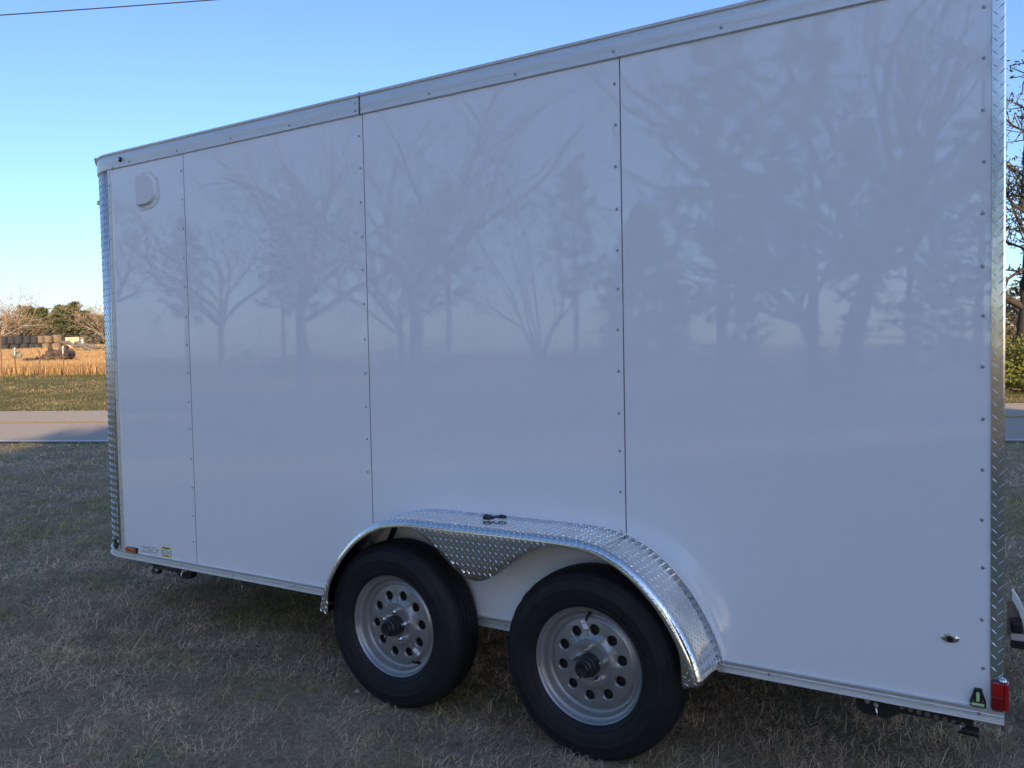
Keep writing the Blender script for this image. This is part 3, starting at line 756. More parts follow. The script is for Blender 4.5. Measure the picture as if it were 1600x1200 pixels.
def pine(seed, H, clear, width, tufts, tl, blades=7):
    rr = random.Random(seed); tv, tf, cv, cf = [], [], [], []
    n = 8; pts = [Vector((.15*math.sin(i*.7+seed)*i/n, .12*math.cos(i*.9+seed)*i/n, -.1+(H*.97+.1)*i/n)) for i in range(n+1)]
    tube_np(tv, tf, pts, [H*.017*(1-.85*i/n)+.01 for i in range(n+1)], 8)
    nb = int((H-clear)*3.4); c_ = []
    for i in range(nb):
        f = (i+rr.random()*.8)/nb; z = clear+(H-clear)*f; az = i*2.39+rr.uniform(-.5, .5)
        l = width*(.35+.75*math.sin(math.pi*(.18+.78*f)))*(1-.55*f)*rr.uniform(.55, 1.15)
        q_ = pts[min(int(z/H*n), n)]; p0 = Vector((q_.x, q_.y, z)); d = Vector((math.cos(az), math.sin(az), .12+.55*f))
        p1 = p0+d*l*.55+Vector((0, 0, -.04*l)); p2 = p0+d*l+Vector((0, 0, .10*l))
        tube_np(tv, tf, [p0, p1, p2], [.05*(1-f)+.02, .03*(1-f)+.012, .008], 4)
        for k_ in range(max(2, int(tufts/nb))):
            t = rr.uniform(.38, 1.05); b_ = p0.lerp(p2, t)+Vector((rr.gauss(0, .16*l), rr.gauss(0, .16*l), rr.gauss(.08, .12*l))); c_.append(b_)
    for b_ in c_:
        for k_ in range(blades):
            a = Vector((rr.gauss(0, 1), rr.gauss(0, 1), rr.gauss(.35, .8))).normalized(); o1 = a.orthogonal().normalized(); o1 = (o1*math.cos(k_*2.1)+a.cross(o1)*math.sin(k_*2.1))
            l = tl*rr.uniform(.6, 1.25); n0 = len(cv)
            cv += [tuple(b_+o1*l*.16), tuple(b_+a*l), tuple(b_-o1*l*.16)]; cf.append((n0, n0+1, n0+2))
    return tv, tf, cv, cf

class Kind:
    def __init__(s, tm, cm): s.tm = tm; s.cm = cm
def kind_bare(nm, *a, tb='bark', cb='bark', **k):
    tv, tf, cv, cf, tips = bare_tree(*a, **k); kd = Kind(to_mesh('trunk', tv, tf, M[tb]), to_mesh('crown', cv, cf, M[cb], False)); kd.tips = tips; return kd
def kind_pine(*a, mt='needle'):
    tv, tf, cv, cf = pine(*a); return Kind(to_mesh('trunk', tv, tf, M['bark_pine']), to_mesh('crown', cv, cf, M[mt], False))
def place_tree(name, kd, x, y, sc=1.0, rz=0.0, label='', cat='tree', group=None, sxy=None):
    z = float(tz(x, y)); e = empty(name, (x, y, z), rz); e.scale = (sxy or sc, sxy or sc, sc)
    for nm, me in (('trunk', kd.tm), ('crown', kd.cm)):
        o = bpy.data.objects.new(nm, me); COL.objects.link(o); o.parent = e
    return tag(e, label, cat, group)

oakA = kind_bare('a', 11, 12.5, 3.2, .32, 1.15, 7, depth=4, twig=.016)
oakB = kind_bare('b', 23, 12.0, 2.8, .36, 1.0, 6, depth=4, twig=.016)
oakC = kind_bare('c', 37, 11.5, 2.9, .36, 1.2, 7, depth=4, twig=.016)
stemD = kind_bare('d', 41, 8.0, .7, .10, .75, 7, depth=3, twig=.011)
pineA = kind_pine(3, 13.0, 3.5, 3.0, 520, .42); pineB = kind_pine(8, 14.5, 5.0, 2.8, 480, .42); pineC = kind_pine(14, 11.5, 1.2, 3.3, 620, .42)
def kind_evergreen(seed, H, W, nleaf, mt='leaf_dark', size=.16):
    rr = random.Random(seed); cs = []
    for _ in range(nleaf//14):
        z = rr.uniform(.06, 1)**.9; wr = W*(math.sin(math.pi*min(1, .12+.86*z))**.8)*(1.05-.55*z); a = rr.random()*6.28; r_ = wr*math.sqrt(rr.uniform(.25, 1.0))*rr.uniform(.8, 1.12)
        cs.append((r_*math.cos(a), r_*math.sin(a), z*H))
    v, f = leaf_quads(rr, cs, 14, size, .26)
    tv, tf = [], []; tube_np(tv, tf, [Vector((0, 0, -.1)), Vector((.1, 0, H*.4)), Vector((0, .05, H*.9))], [.26, .17, .03], 8)
    for i in range(16):
        a = i*2.4; z = H*(.12+.05*i); tube_np(tv, tf, [Vector((0, 0, z)), Vector((math.cos(a)*W*.4, math.sin(a)*W*.4, z+.5)), Vector((math.cos(a)*W*.75, math.sin(a)*W*.75, z+.8))], [.06, .04, .015], 4)
    return Kind(to_mesh('trunk', tv, tf, M['bark']), to_mesh('crown', v, f, M[mt], False))
cedar = kind_evergreen(5, 11.0, 3.6, 11000)

# trees behind the camera: they shade the lawn and stand mirrored in the trailer side
G = 'trees mirrored in the trailer side'
place_tree('bare_oak_tree', oakB, -30.0, -28.5, 1.05, .4, 'leafless tree mirrored in the second wall panel from the nose', group=G)
place_tree('bare_oak_tree', oakA, -16.0, -20.5, .95, 1.9, 'wide leafless tree mirrored in the middle of the third wall panel', group=G)
place_tree('bare_oak_tree', oakC, -1.9, -21.0, 1.0, 3.3, 'broad leafless tree mirrored in the rear wall panel', group=G)
place_tree('many_stemmed_tree', stemD, -8.6, -16.5, .85, .2, 'small many-stemmed bare tree mirrored low beside the rear seam', group=G)
place_tree('pine_tree', pineC, -6.6, -25.0, .98, .6, 'dense dark evergreen mirrored just behind the rear seam', group=G, sxy=1.12)
place_tree('pine_tree', pineA, -4.4, -28.5, .95, 2.2, 'second dark evergreen mirrored beside the one behind the rear seam', group=G, sxy=1.0)
place_tree('pine_tree', pineC, .6, -33.0, .80, 4.0, 'low dark evergreen mirrored under the broad leafless tree', group=G, sxy=1.0)
place_tree('pine_tree', pineC, -2.2, -37.0, .85, 5.0, 'low dark evergreen mirrored left of the broad leafless tree', group=G, sxy=1.1)
place_tree('evergreen_tree', cedar, -12.8, -33.0, .72, 2.0, 'rounded dark evergreen mirrored ahead of the rear seam', group=G)
rr = random.Random(77)
pin_lab = 'dark pine of the wood mirrored in the white trailer side'
PK = [pineA, pineB, pineC]
row = [(-57, -41), (-49.5, -46), (-42, -41), (-35.5, -47), (-30, -42), (-22.5, -47), (-11.5, -44), (-5.0, -43)]
for i, (x, y) in enumerate(row):
    place_tree('pine_tree', PK[1 if x < -15 else i % 3], x+rr.uniform(-1, 1), y+rr.uniform(-1, 1), rr.uniform(.78, 1.08), rr.random()*6.28, pin_lab, 'tree', 'pine wood mirrored in the trailer side')
for i, (x, y) in enumerate([(-44, -27), (-36.5, -28.5), (-24, -29.5), (-4.2, -29.5)]):
    place_tree('bare_oak_tree', [oakC, oakA, oakB][i % 3], x, y, rr.uniform(.75, .95), rr.random()*6.28, 'slim bare tree of the wood mirrored in the white trailer side', 'tree', 'bare trees of the mirrored wood')
# the wood goes on out of view, between the lawn and the low sun
def wt(w, t): return w*.71+t*.70, w*.70-t*.71
SL = 'pine of the wood that shades the lawn behind the camera'; SG = 'shade trees behind the camera'
for i in range(34):
    w = -2.7+i*.46; x, y = wt(w, (43, 48, 53)[i % 3]+rr.uniform(-1.5, 1.5))
    place_tree('pine_tree', PK[i % 3], x, y, rr.uniform(1.25, 1.42), rr.random()*6.28, SL, 'tree', SG)
for i, w in enumerate((-4.5, -4.0, -3.5, -3.0)):
    x, y = wt(w, 44+3*(i % 2)); place_tree('pine_tree', PK[i % 3], x, y, rr.uniform(1.12, 1.25), rr.random()*6.28, SL, 'tree', SG)
x, y = wt(-6.4, 45); place_tree('bare_oak_tree', oakA, x, y, 1.25, 1.0, 'leafless tree of the wood that shades the road behind the camera', 'tree', SG)
for i in range(9):
    x, y = wt(-2.0+i*1.65, 39+(i % 2)*1.5)
    place_tree('evergreen_tree', cedar, x, y, rr.uniform(1.32, 1.45), rr.random()*6.28, 'dense evergreen of the wood that shades the lawn behind the camera', 'tree', SG)
for i in range(7):
    x, y = wt(-23+i*2.1, 32+(i % 3)*2.5)
    place_tree('pine_tree', PK[i % 3], x, y, rr.uniform(.80, .92), rr.random()*6.28, SL, 'tree', SG)
cs = []
for i in range(700):
    x = rr.uniform(-62, 46); cs.append((x, -39+rr.gauss(0, 3.0)-(2 if x > 0 else 0), abs(rr.gauss(0, .6))+.1))
v, f = leaf_quads(rr, cs, 12, .2, .4)
o = bpy.data.objects.new('undergrowth', to_mesh('undergrowth', v, f, M['leaf_brown'], False)); COL.objects.link(o); o['kind'] = 'stuff'

# ------------------------------------------------------------------ far field, seen left of the trailer nose
def pix(px, py, dist):
    d = (_f*FPX+_r2*(px-800)-_u2*(py-600)).normalized(); return CAM+d*dist
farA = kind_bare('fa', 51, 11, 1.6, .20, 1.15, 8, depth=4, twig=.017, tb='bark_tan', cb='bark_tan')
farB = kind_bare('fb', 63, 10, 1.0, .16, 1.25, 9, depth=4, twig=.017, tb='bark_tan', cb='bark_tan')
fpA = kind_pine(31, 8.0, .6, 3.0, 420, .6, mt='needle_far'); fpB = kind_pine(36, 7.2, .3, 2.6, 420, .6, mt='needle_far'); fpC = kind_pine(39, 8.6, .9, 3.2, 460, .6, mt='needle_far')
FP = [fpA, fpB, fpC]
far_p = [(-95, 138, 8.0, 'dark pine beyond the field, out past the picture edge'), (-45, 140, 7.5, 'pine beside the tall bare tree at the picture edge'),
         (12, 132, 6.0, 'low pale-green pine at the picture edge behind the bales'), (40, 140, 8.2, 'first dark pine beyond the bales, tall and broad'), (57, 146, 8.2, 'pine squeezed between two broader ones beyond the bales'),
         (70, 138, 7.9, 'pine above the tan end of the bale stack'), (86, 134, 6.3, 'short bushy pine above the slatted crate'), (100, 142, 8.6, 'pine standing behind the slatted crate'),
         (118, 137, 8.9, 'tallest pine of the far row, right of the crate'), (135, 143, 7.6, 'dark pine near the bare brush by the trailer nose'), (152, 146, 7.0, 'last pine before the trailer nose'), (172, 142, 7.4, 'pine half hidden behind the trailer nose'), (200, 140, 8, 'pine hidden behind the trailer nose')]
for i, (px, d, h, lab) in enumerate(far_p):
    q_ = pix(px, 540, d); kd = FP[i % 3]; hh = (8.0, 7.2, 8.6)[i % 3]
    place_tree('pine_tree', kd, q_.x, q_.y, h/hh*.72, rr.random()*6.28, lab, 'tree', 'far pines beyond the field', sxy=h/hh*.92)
far_b = [(-40, 120, 10.5, 'tall bare golden tree standing past the picture edge'), (-4, 118, 12.5, 'pale bare tree rising over the bales at the picture edge'), (20, 128, 10.0, 'rounded tan bare tree beside the first dark pine'), (33, 122, 6.2, 'small leaning bare tree in front of the first dark pine'),
         (60, 170, 13.2, 'pale bare tree peeping over the pines above the bales'), (82, 172, 12.8, 'faint bare tree behind the pine gap'), (105, 170, 13.4, 'pale bare tree peeping over the pines behind the crate'),
         (128, 168, 13.2, 'pale bare crown right of the tallest pine'), (146, 150, 9.6, 'bushy bare brush tree near the trailer nose'), (160, 132, 10.4, 'golden bare tree beside the trailer nose'), (186, 134, 8.2, 'bare tree hidden behind the trailer nose')]
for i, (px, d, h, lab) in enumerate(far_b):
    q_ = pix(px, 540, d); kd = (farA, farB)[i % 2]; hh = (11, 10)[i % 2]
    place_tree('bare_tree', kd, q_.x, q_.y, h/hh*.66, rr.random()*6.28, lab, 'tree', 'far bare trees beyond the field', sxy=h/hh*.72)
# brush along the foot of the trees
cs = []
for i in range(420):
    px = rr.uniform(-130, 260); q_ = pix(px, 540, rr.uniform(124, 150)); cs.append((q_.x, q_.y, float(tz(q_.x, q_.y))+abs(rr.gauss(0, .8))))
v, f = leaf_quads(rr, cs, 12, .35, .6); o = bpy.data.objects.new('far_undergrowth', to_mesh('far_undergrowth', v, f, M['leaf_brown'], False)); COL.objects.link(o); o['kind'] = 'stuff'

# stacked bales: upright rounds in two tiers
def on_ground(px, py, d):
    q_ = pix(px, py, d); return q_.x, q_.y, float(tz(q_.x, q_.y))
def bale_mesh(seed, mt):
    b = MB(); rr_ = random.Random(seed); k = 14; prof = [(.60, .0), (.655, .06), (.67, .3), (.66, .6), (.67, .9), (.65, 1.14), (.60, 1.2)]
    b.lathe_z(prof, (0, 0, 0), k)
    b.v = [(x*(1+rr_.gauss(0, .03)), y*(1+rr_.gauss(0, .03)), z+rr_.gauss(0, .015)) for x, y, z in b.v]
    return b.mesh('bale', M[mt], smooth=50)
BD = [bale_mesh(i, 'hay_dark') for i in range(3)]; BT = [bale_mesh(10+i, 'hay_tan') for i in range(3)]
BALE_D = 108
lower = [(6, 'd'), (20, 'd'), (33, 'd'), (46, 'd'), (58, 'd'), (72, 't'), (85, 't')]
upper = [(6, 'd'), (19, 'd'), (32, 'd'), (44, 'd'), (54.5, 'd'), (65, 't'), (77, 't'), (89, 't')]
def bale(px, tier, c, i, n):
    x, y, z = on_ground(px, 545, BALE_D+.02*px); me = (BD if c == 'd' else BT)[i % 3]
    o = bpy.data.objects.new('hay_bale', me); COL.objects.link(o); j_ = random.Random(int(px*7+tier*31)); o.location = (x, y+j_.uniform(-.25, .25), z-.04+tier*.80); o.rotation_euler = (j_.gauss(0, .05), j_.gauss(0, .07), i*1.7); o.scale = (.84*j_.uniform(.9, 1.1), .84, j_.uniform(.64, .78))
    w = 'dark weathered' if c == 'd' else 'tan straw'
    place = 'picture edge' ; ords = ['first', 'second', 'third', 'fourth', 'fifth', 'sixth', 'seventh', 'eighth']
    tag(o, '%s round bale in the %s tier, %s from the %s' % (w, 'upper' if tier else 'lower', ords[i], place), 'bale', 'bales stacked in the field')
for i, (px, c) in enumerate(lower): bale(px, 0, c, i, 0)
for i, (px, c) in enumerate(upper): bale(px, 1, c, i, 0)
# slatted crate
x, y, z = on_ground(117, 545, 108); crate = empty('slatted_crate', (x, y, z), math.atan2(_r.y, _r.x)); tag(crate, 'pinkish wooden slatted crate standing at the end of the bales', 'crate')
def local_box(nm, a, b_, mt, par):
    o = bpy.data.objects.new(nm, MB().box(a, b_).mesh(nm, M[mt])); COL.objects.link(o); o.parent = par; return o
for i in range(6): local_box('slat', (-.72+i*.27, -.62, .05), (-.55+i*.27, -.58, 1.35), 'crate', crate)
for i in range(6): local_box('slat', (.72, -.58+i*.22, .05), (.76, -.42+i*.22, 1.35), 'crate', crate)
for zz in (.08, .68, 1.22): local_box('rail', (-.74, -.58, zz), (.74, -.54, zz+.1), 'crate', crate)
local_box('inner_box', (-.70, -.53, .06), (.70, .6, 1.30), 'crate', crate)
x, y, z = on_ground(129, 545, 106); o = empty('white_stump_post', (x, y, z)); tag(o, 'short white post right of the slatted crate', 'post')
b = MB(); b.tube([(0, 0, -.1), (.01, 0, .5), (0, .01, 1.0)], [.10, .095, .085], 8); q_ = bpy.data.objects.new('shaft', b.mesh('shaft', M['paint_white'])); COL.objects.link(q_); q_.parent = o
b = MB(); b.lathe_z([(.06, .98), (.095, 1.0), (.09, 1.05), (.03, 1.08)], (0, 0, 0), 8); q_ = bpy.data.objects.new('cap', b.mesh('cap', M['paint_white'])); COL.objects.link(q_); q_.parent = o
# lying logs
def log(pa, pb, r0, r1, label, mt='log', seed=1, name='fallen_log', knots=1):
    A_ = Vector(pa); B_ = Vector(pb); rr_ = random.Random(seed); n = 8
    e = empty(name, tuple(A_)); tag(e, label, 'log', 'old logs lying in the field')
    b = MB(); pts = []; rad = []
    for i in range(n+1):
        t = i/n; pts.append(A_.lerp(B_, t)+Vector((rr_.gauss(0, .04), rr_.gauss(0, .04), rr_.gauss(0, .05)))); rad.append((r0+(r1-r0)*t)*rr_.uniform(.86, 1.14))
    b.tube(pts, [q_*.66 for q_ in rad], 11); b.build('trunk', M[mt], e, smooth=50)
    for i in range(knots):
        t = rr_.uniform(.15, .9); p_ = A_.lerp(B_, t); d = Vector((rr_.gauss(0, .5), rr_.gauss(0, .5), rr_.uniform(.2, .9))).normalized(); b = MB()
        b.tube([p_, p_+d*(r0*.9), p_+d*(r0*1.2)], [r0*.35, r0*.3, r0*.2], 6); b.build('stub', M[mt], e)
def gp(px, py, d, dz):
    x, y, z = on_ground(px, py, d); return (x, y, z+dz)
log(gp(97, 548, 92, 1.05), gp(143, 552, 84, .45), .26, .20, 'long grey log sloping down to the grass behind the round log end', 'log_grey', 3)
log(gp(118, 548, 90, .95), gp(165, 552, 84, .42), .24, .18, 'second long grey log crossing behind the first, nearer the trailer', 'log_grey', 4)
log(gp(98, 552, 80, .48), gp(103, 552, 81.5, .5), .42, .40, 'short black round log end behind the thin white-topped post', 'log', 5, knots=0)
log(gp(66, 562, 61, .34), gp(78, 560, 61, .55), .36, .42, 'black log slumped low in the golden grass left of the hump', 'log', 6)
log(gp(77, 560, 60.5, .62), gp(89, 562, 60.5, .66), .48, .46, 'big black humped log in the golden grass', 'log', 7, knots=1)
log(gp(89, 565, 60, .34), gp(99, 566, 60, .34), .36, .34, 'low dark log between the two black humps', 'log', 8)
log(gp(102, 563, 59, .55), gp(109, 562, 60.5, .62), .44, .46, 'rounded dark log end right of the low dark log', 'log', 9)
log(gp(38, 566, 59, .42), gp(59, 566, 60, .42), .14, .12, 'thin dark beam propped level above the golden grass', 'log', 10, knots=2)
log(gp(45, 568, 59, .18), gp(49, 567, 59, .2), .24, .2, 'small dark stump under the level beam', 'log', 11, knots=1)
log(gp(24, 558, 64, .6), gp(29, 558, 64, .62), .36, .32, 'grey round log end beside the white-topped fence post', 'log_grey', 12)
# fence of thin posts and wires in front of the meadow
def fence_post(px, d, h, white, label):
    x, y, z = on_ground(px, 560, d); e = empty('fence_post', (x, y, z)); tag(e, label, 'post', 'thin field fence posts')
    b = MB(); b.tube([(0, 0, -.2), (0, 0, h)], .022, 6); b.box((-.035, -.008, .1), (.035, .008, h-.05)); o = bpy.data.objects.new('shaft', b.mesh('shaft', M['post'])); COL.objects.link(o); o.parent = e
    if white:
        b = MB(); b.tube([(0, 0, h-.30), (0, 0, h+.03)], .026, 8); o = bpy.data.objects.new('cap', b.mesh('cap', M['paint_white'])); COL.objects.link(o); o.parent = e
    return Vector((x, y, z))
fps = [fence_post(-60, 44, 1.4, False, 'thin rusty fence post past the picture edge'), fence_post(2, 42.5, 2.2, False, 'tall thin fence post at the picture edge in front of the bales'),
       fence_post(23.5, 43, 1.38, True, 'white-topped thin fence post below the dark bales'), fence_post(62, 43, 1.25, False, 'plain thin fence post in the golden grass below the tan bales'), fence_post(99, 43, 1.38, True, 'white-topped thin fence post among the black logs'),
       fence_post(167, 43.5, 1.5, False, 'dark fence post against the trailer nose'), fence_post(230, 44, 1.4, False, 'thin fence post hidden behind the trailer nose')]
wf = empty('fence_wire', tuple(fps[0])); tag(wf, 'thin wires strung between the field fence posts', 'wire')
for hh in (.55, .95):
    for a, c in zip(fps[:-1], fps[1:]):
        b = MB(); b.tube([a+Vector((0, 0, hh)), (a+c)/2+Vector((0, 0, hh-.03)), c+Vector((0, 0, hh))], .008, 4); b.build('strand', M['post'], wf)

# ------------------------------------------------------------------ right of the trailer: tree, bush
oakR = kind_bare('r', 71, 9.4, 1.7, .30, 1.3, 9, depth=4, twig=.022, tb='bark_shade', cb='bark_shade')
rl = random.Random(12); tips = rl.sample(oakR.tips, min(800, len(oakR.tips)))
v, f = leaf_quads(rl, tips, 6, .065, .13)
q_ = pix(1602, 560, 31.0); tr = place_tree('roadside_tree', oakR, q_.x, q_.y, 1.0, 1.2, 'dark spreading tree across the road behind the trailer tail', 'tree')
o = bpy.data.objects.new('leaf_clumps', to_mesh('leaf_clumps', v, f, M['leaf_dark'], False)); COL.objects.link(o); o.parent = tr
def bush(px, d, W, H, mt, n, label, seed, size=.09):
    x, y, z = on_ground(px, 560, d); e = empty('roadside_bush', (x, y, z)); tag(e, label, 'bush', 'bushes across the road'); rr_ = random.Random(seed); cs = []; tv, tf = [], []
    for i in range(n):
        a = rr_.random()*6.28; r_ = W*math.sqrt(rr_.random()); zz = H*rr_.uniform(.1, 1)*(1-.4*(r_/W)**2); cs.append((r_*math.cos(a), r_*math.sin(a), zz))
        if i % 14 == 0: tube_np(tv, tf, [Vector((0, 0, -.05)), Vector(cs[-1])*.55, Vector(cs[-1])], [.03, .02, .006], 4)
    v_, f_ = leaf_quads(rr_, cs, 12, size, .16)
    for nm, me in (('stems', to_mesh('stems', tv, tf, M['bark'])), ('foliage', to_mesh('foliage', v_, f_, M[mt], False))):
        o_ = bpy.data.objects.new(nm, me); COL.objects.link(o_); o_.parent = e
bush(1585, 29, 1.4, 1.35, 'leaf_lime', 300, 'yellow-green bush below the roadside tree', 2, .055)
bush(1625, 27, 1.3, 1.5, 'leaf_lime', 190, 'yellow-green bush past the picture edge beside the roadside tree', 3)
bush(1555, 34, 1.6, 2.3, 'leaf_brown', 170, 'brown brushy bush hidden behind the trailer tail', 4)
bush(1592, 36, 2.4, 3.6, 'leaf_brown', 420, 'dark brush behind the yellow-green bush', 5)

# ------------------------------------------------------------------ overhead wire
def at_h(px, py, h):
    d = (_f*FPX+_r2*(px-800)-_u2*(py-600)).normalized(); return CAM+d*((h-CAM.z)/d.z)
wa, wb = at_h(0, 22.5, 8.0), at_h(310, 0, 8.0); dr = (wb-wa).normalized(); pa, pb = wa-dr*16, wb+dr*17
wire = empty('overhead_wire', tuple((pa+pb)/2)); tag(wire, 'single thin dark overhead wire crossing the blue sky', 'wire')
b = MB(); b.tube([pa.lerp(pb, i/24)+Vector((0, 0, .35*((2*i/24-1)**2)-.02)) for i in range(25)], .011, 6); b.build('cable', M['cable'], wire, smooth='all')
for (pp, lab) in ((pa, 'wooden utility pole holding the wire past the picture edge'), (pb, 'wooden utility pole hidden behind the trailer')):
    e = empty('utility_pole', (pp.x, pp.y, 0)); tag(e, lab, 'pole', 'utility poles along the road')
    b = MB(); b.tube([(pp.x, pp.y, -.3), (pp.x, pp.y, 8.6)], [.15, .10], 12); b.build('shaft', M['wood_pole'], e, smooth=40)
    b = MB(); b.tube([(pp.x, pp.y, 8.25), (pp.x, pp.y, 8.34)], [.05, .03], 8); b.build('insulator', M['white_dull'], e)

# ------------------------------------------------------------------ grass
def blades(name, P, Ln, Wd, l1, l2, az, colr, mt):
    n = len(P); h = np.stack([np.cos(az), np.sin(az), 0*az], 1); w = np.stack([-np.sin(az+.4), np.cos(az+.4), 0*az], 1)*(Wd*.5)[:, None]; up = np.array([0, 0, 1.0])
    mid_ = P+(h*np.sin(l1)[:, None]+up*np.cos(l1)[:, None])*(Ln*.5)[:, None]
    tip = mid_+(h*np.sin(l2)[:, None]+up*np.cos(l2)[:, None])*(Ln*.5)[:, None]
    v = np.empty((n, 5, 3)); v[:, 0] = P-w; v[:, 1] = P+w; v[:, 2] = mid_-w*.8; v[:, 3] = mid_+w*.8; v[:, 4] = tip
    base = (np.arange(n)*5)[:, None]; tri = (base[:, None, :]+np.array([[0, 1, 3], [0, 3, 2], [2, 3, 4]])[None]).reshape(-1)
    me = bpy.data.meshes.new(name); me.vertices.add(n*5); me.vertices.foreach_set('co', v.reshape(-1))
    me.loops.add(n*9); me.loops.foreach_set('vertex_index', tri.astype(np.int32))
    me.polygons.add(n*3); me.polygons.foreach_set('loop_start', np.arange(n*3, dtype=np.int32)*3); me.polygons.foreach_set('loop_total', np.full(n*3, 3, np.int32))
    me.update(calc_edges=True)
    ca = me.color_attributes.new('Col', 'FLOAT_COLOR', 'POINT'); c4 = np.ones((n, 5, 4)); c4[:, :, :3] = colr[:, None, :]
    ca.data.foreach_set('color', c4.reshape(-1)); me.materials.append(mt)
    o_ = bpy.data.objects.new(name, me); COL.objects.link(o_); o_['kind'] = 'stuff'; return o_
rg = np.random.default_rng(7)
def polar(n, a0, a1, d0, d1, power=0.0):
    a = rg.uniform(a0, a1, n); t = rg.uniform(0, 1, n); d = d0*(d1/d0)**t
    return CAM.x+np.sin(a)*d, CAM.y+np.cos(a)*d, d
def mixc(w, *cols):
    c = np.zeros((len(w[0]), 3)); s = sum(w)
    for k_, cc in zip(w, cols): c += (k_/s)[:, None]*np.array(cc)[None]
    return c
# lawn: a flat thatch of short dead blades, and tufts of longer curved ones
def lawn_ok(x, y):
    u_, v_ = uv_of(x, y); ok = (v_ < RV0-.06+.26*vnoise(u_*1.3, u_*0+2, 31)*vnoise(u_*5, u_*0+4, 33)*2)
    for cx in (.2463, 1.1402): ok &= ~((np.abs(x-cx) < .15) & (y > -.19) & (y < -.01))
    return ok
def lawn_colour(x, y, d, n):
    g1 = vnoise(x*.9, y*.9, 1); g2 = vnoise(x*3.1, y*3.1, 2); g3 = vnoise(x*.35+7, y*.35, 3); far = np.clip((d-4.5)/4.0, 0, 1); right = np.clip((x-1.6)/1.0, 0, 1)*.5
    green = np.clip((.5*g1+.5*g2-.60+.25*far+.34*(g3-.5)+.14*right)*3.6, 0, 1); green = np.where(rg.random(n) < .10, rg.random(n), green)
    warm = np.clip(vnoise(x*2.2+9, y*2.2, 12)*1.6-.5+right, 0, 1); rnd = rg.random(n)
    grey = (1-green)*(.25+.9*rnd)*(1-.55*warm); tan = (1-green)*(.25+.8*rnd)*(.25+warm); brn = (1-green)*(1.1-.9*rnd)*.8
    c = mixc([green+.001, grey+.001, tan+.001, brn+.001], (.52, .45, .18), (.88, .71, .54), (.86, .62, .39), (.52, .365, .245))
    return c*(.70+.6*vnoise(x*6, y*6, 14))[:, None]*rg.uniform(.55, 1.35, n)[:, None], far
x, y, d = polar(150000, YAW-.85, YAW+.80, 1.5, 17); x2, y2, d2 = polar(130000, YAW-.80, YAW+.70, 4.2, 17); x, y, d = np.r_[x, x2], np.r_[y, y2], np.r_[d, d2]; ok = lawn_ok(x, y); x, y, d = x[ok], y[ok], d[ok]; n = len(x)
col, far = lawn_colour(x, y, d, n)
Ln = (rg.gamma(4, .0095, n)+.012)*(1+.5*far); Wd = (.0013+.00050*d)*rg.uniform(.6, 1.4, n)
blades('lawn_thatch', np.stack([x, y, rg.uniform(.001, .020, n)], 1), Ln, Wd, rg.normal(1.15, .3, n), rg.normal(1.5, .25, n), rg.uniform(0, 6.283, n), col, M['blade'])
NT, KB = 19000, 13
cx_, cy_, cd_ = polar(NT, YAW-.85, YAW+.80, 1.5, 17); keepc = lawn_ok(cx_, cy_) & (vnoise(cx_*2.6, cy_*2.6, 21)+rg.random(NT)*.5 > .48); cx_, cy_, cd_ = cx_[keepc], cy_[keepc], cd_[keepc]; NT = len(cx_)
tuft_h = rg.gamma(5, .0062, NT)*(.5+1.0*vnoise(cx_*1.7, cy_*1.7, 22))+.012; lean_a = rg.uniform(0, 6.283, NT); lean = np.abs(rg.normal(.30, .30, NT))
ccol, _ = lawn_colour(cx_, cy_, cd_, NT)
rep = lambda a_: np.repeat(a_, KB)
n = NT*KB; oa = rg.uniform(0, 6.283, n); orad = np.abs(rg.normal(0, .012, n))*(1+.12*rep(cd_))
x = rep(cx_)+np.cos(oa)*orad; y = rep(cy_)+np.sin(oa)*orad; d = rep(cd_)
vx = np.cos(oa)*rg.uniform(.1, .8, n)+np.cos(rep(lean_a))*rep(lean)*2+rg.normal(0, .25, n); vy = np.sin(oa)*rg.uniform(.1, .8, n)+np.sin(rep(lean_a))*rep(lean)*2+rg.normal(0, .25, n)
az = np.arctan2(vy, vx); l1 = np.clip(np.hypot(vx, vy)*.9+.15, .1, 1.35)
col = np.repeat(ccol, KB, 0)*rg.uniform(.65, 1.3, n)[:, None]
blades('lawn_tufts', np.stack([x, y, np.zeros(n)-.002], 1), rep(tuft_h)*rg.uniform(.5, 1.3, n), (.0012+.00042*d)*rg.uniform(.6, 1.3, n), l1, np.minimum(l1+np.abs(rg.normal(.6, .45, n)), 1.85), az, col, M['blade'])
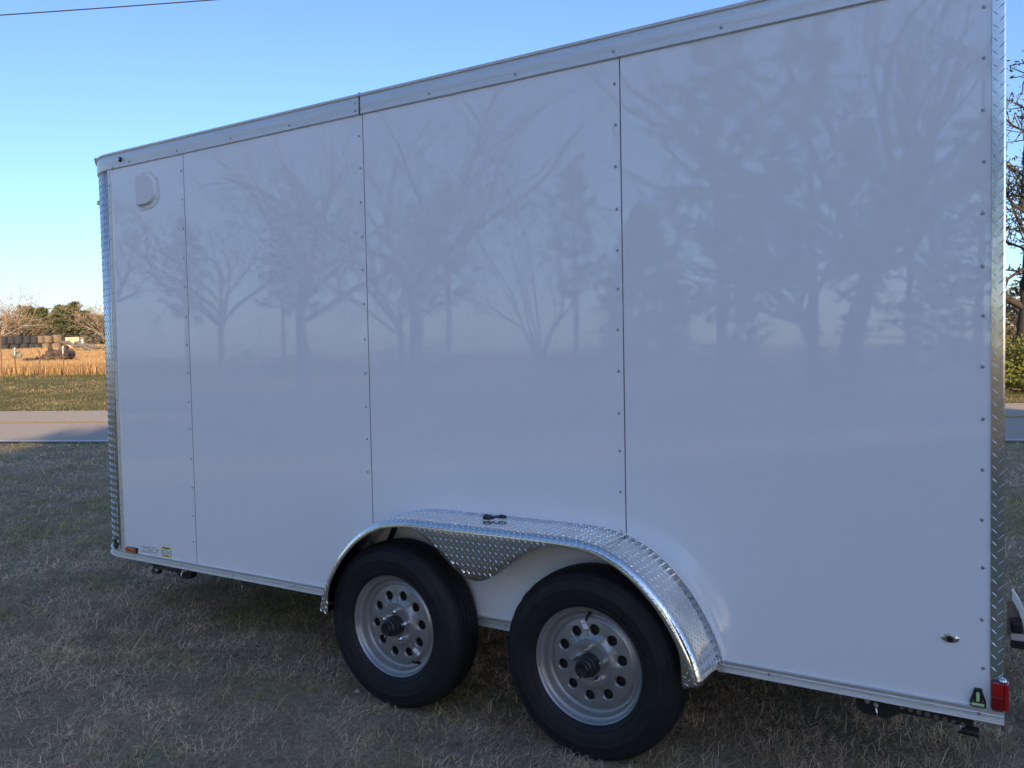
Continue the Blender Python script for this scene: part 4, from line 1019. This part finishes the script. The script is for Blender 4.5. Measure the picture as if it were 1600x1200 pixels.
# verge beyond the road
x, y, d = polar(190000, YAW-.80, YAW+.70, 17, 60); u_, v_ = uv_of(x, y); ok = (v_ > RV1+.02) & (v_ < 34.5) & (np.abs(v_-RV1) < 40); x, y, d, v_ = x[ok], y[ok], d[ok], v_[ok]; n = len(x)
g1 = vnoise(x*.25, y*.25+v_*.5, 5); g2 = vnoise(x*1.3, y*1.3, 6); green = np.clip((.6*g1+.4*g2-.38)*3, 0, 1); rnd = rg.random(n)
col = mixc([green*(.4+rnd)+.01, green*(1-rnd)+.01, (1-green)+.01], (.10, .115, .04), (.26, .24, .09), (.40, .30, .16))*rg.uniform(.7, 1.2, n)[:, None]
edge = np.clip((v_-29.5)/3, 0, 1)
blades('verge_grass', np.stack([x, y, tz(x, y)-.01], 1), rg.uniform(.05, .13, n)*(1+1.6*edge), .0006*d*rg.uniform(.6, 1.2, n), np.abs(rg.normal(.45, .3, n)), np.abs(rg.normal(.95, .4, n)), rg.uniform(0, 6.283, n), col, M['blade'])
# golden meadow
x, y, d = polar(150000, YAW-.72, YAW-.30, 36, 125); u_, v_ = uv_of(x, y); ok = (v_ > 32.3); x, y, d, v_ = x[ok], y[ok], d[ok], v_[ok]; n = len(x)
g1 = vnoise(x*.16, y*.16, 8); g2 = vnoise(x*.6, y*.6, 9); rnd = rg.random(n)
col = mixc([rnd+.01, g1*1.2+.01, g2*.7+.01], (.54, .36, .18), (.56, .34, .15), (.44, .32, .19))*rg.uniform(.75, 1.2, n)[:, None]
front = np.clip(1-(v_-33)/9, 0, 1)
blades('meadow_grass', np.stack([x, y, tz(x, y)-.02], 1), rg.uniform(.22, .48, n)+.38*front*rg.uniform(.5, 1.1, n), .00075*d*rg.uniform(.6, 1.2, n), np.abs(rg.normal(.15, .12, n)), np.abs(rg.normal(.40, .25, n)), rg.uniform(0, 6.283, n), col, M['blade'])

x, y, d = polar(260, YAW-.75, YAW+.70, 1.8, 11); ok = lawn_ok(x, y); x, y = x[ok], y[ok]; rl = random.Random(19); v, f = [], []
for px_, py_ in zip(x, y):
    a = rl.random()*6.28; l = rl.uniform(.008, .020); c, sn = math.cos(a), math.sin(a); z = rl.uniform(.012, .035); tl_ = rl.uniform(-.012, .012); n0 = len(v)
    v += [(px_-c*l, py_-sn*l, z), (px_-sn*l*.45, py_+c*l*.45, z+tl_+.006), (px_+c*l, py_+sn*l, z+tl_), (px_+sn*l*.45, py_-c*l*.45, z-tl_+.006)]; f += [(n0, n0+1, n0+3), (n0+1, n0+2, n0+3)]
o = bpy.data.objects.new('fallen_leaves', to_mesh('fallen_leaves', v, f, mat('dead_leaf', (.16, .10, .06), rough=.8, col2=(.40, .30, .20), vscale=3), False)); COL.objects.link(o); o['kind'] = 'stuff'
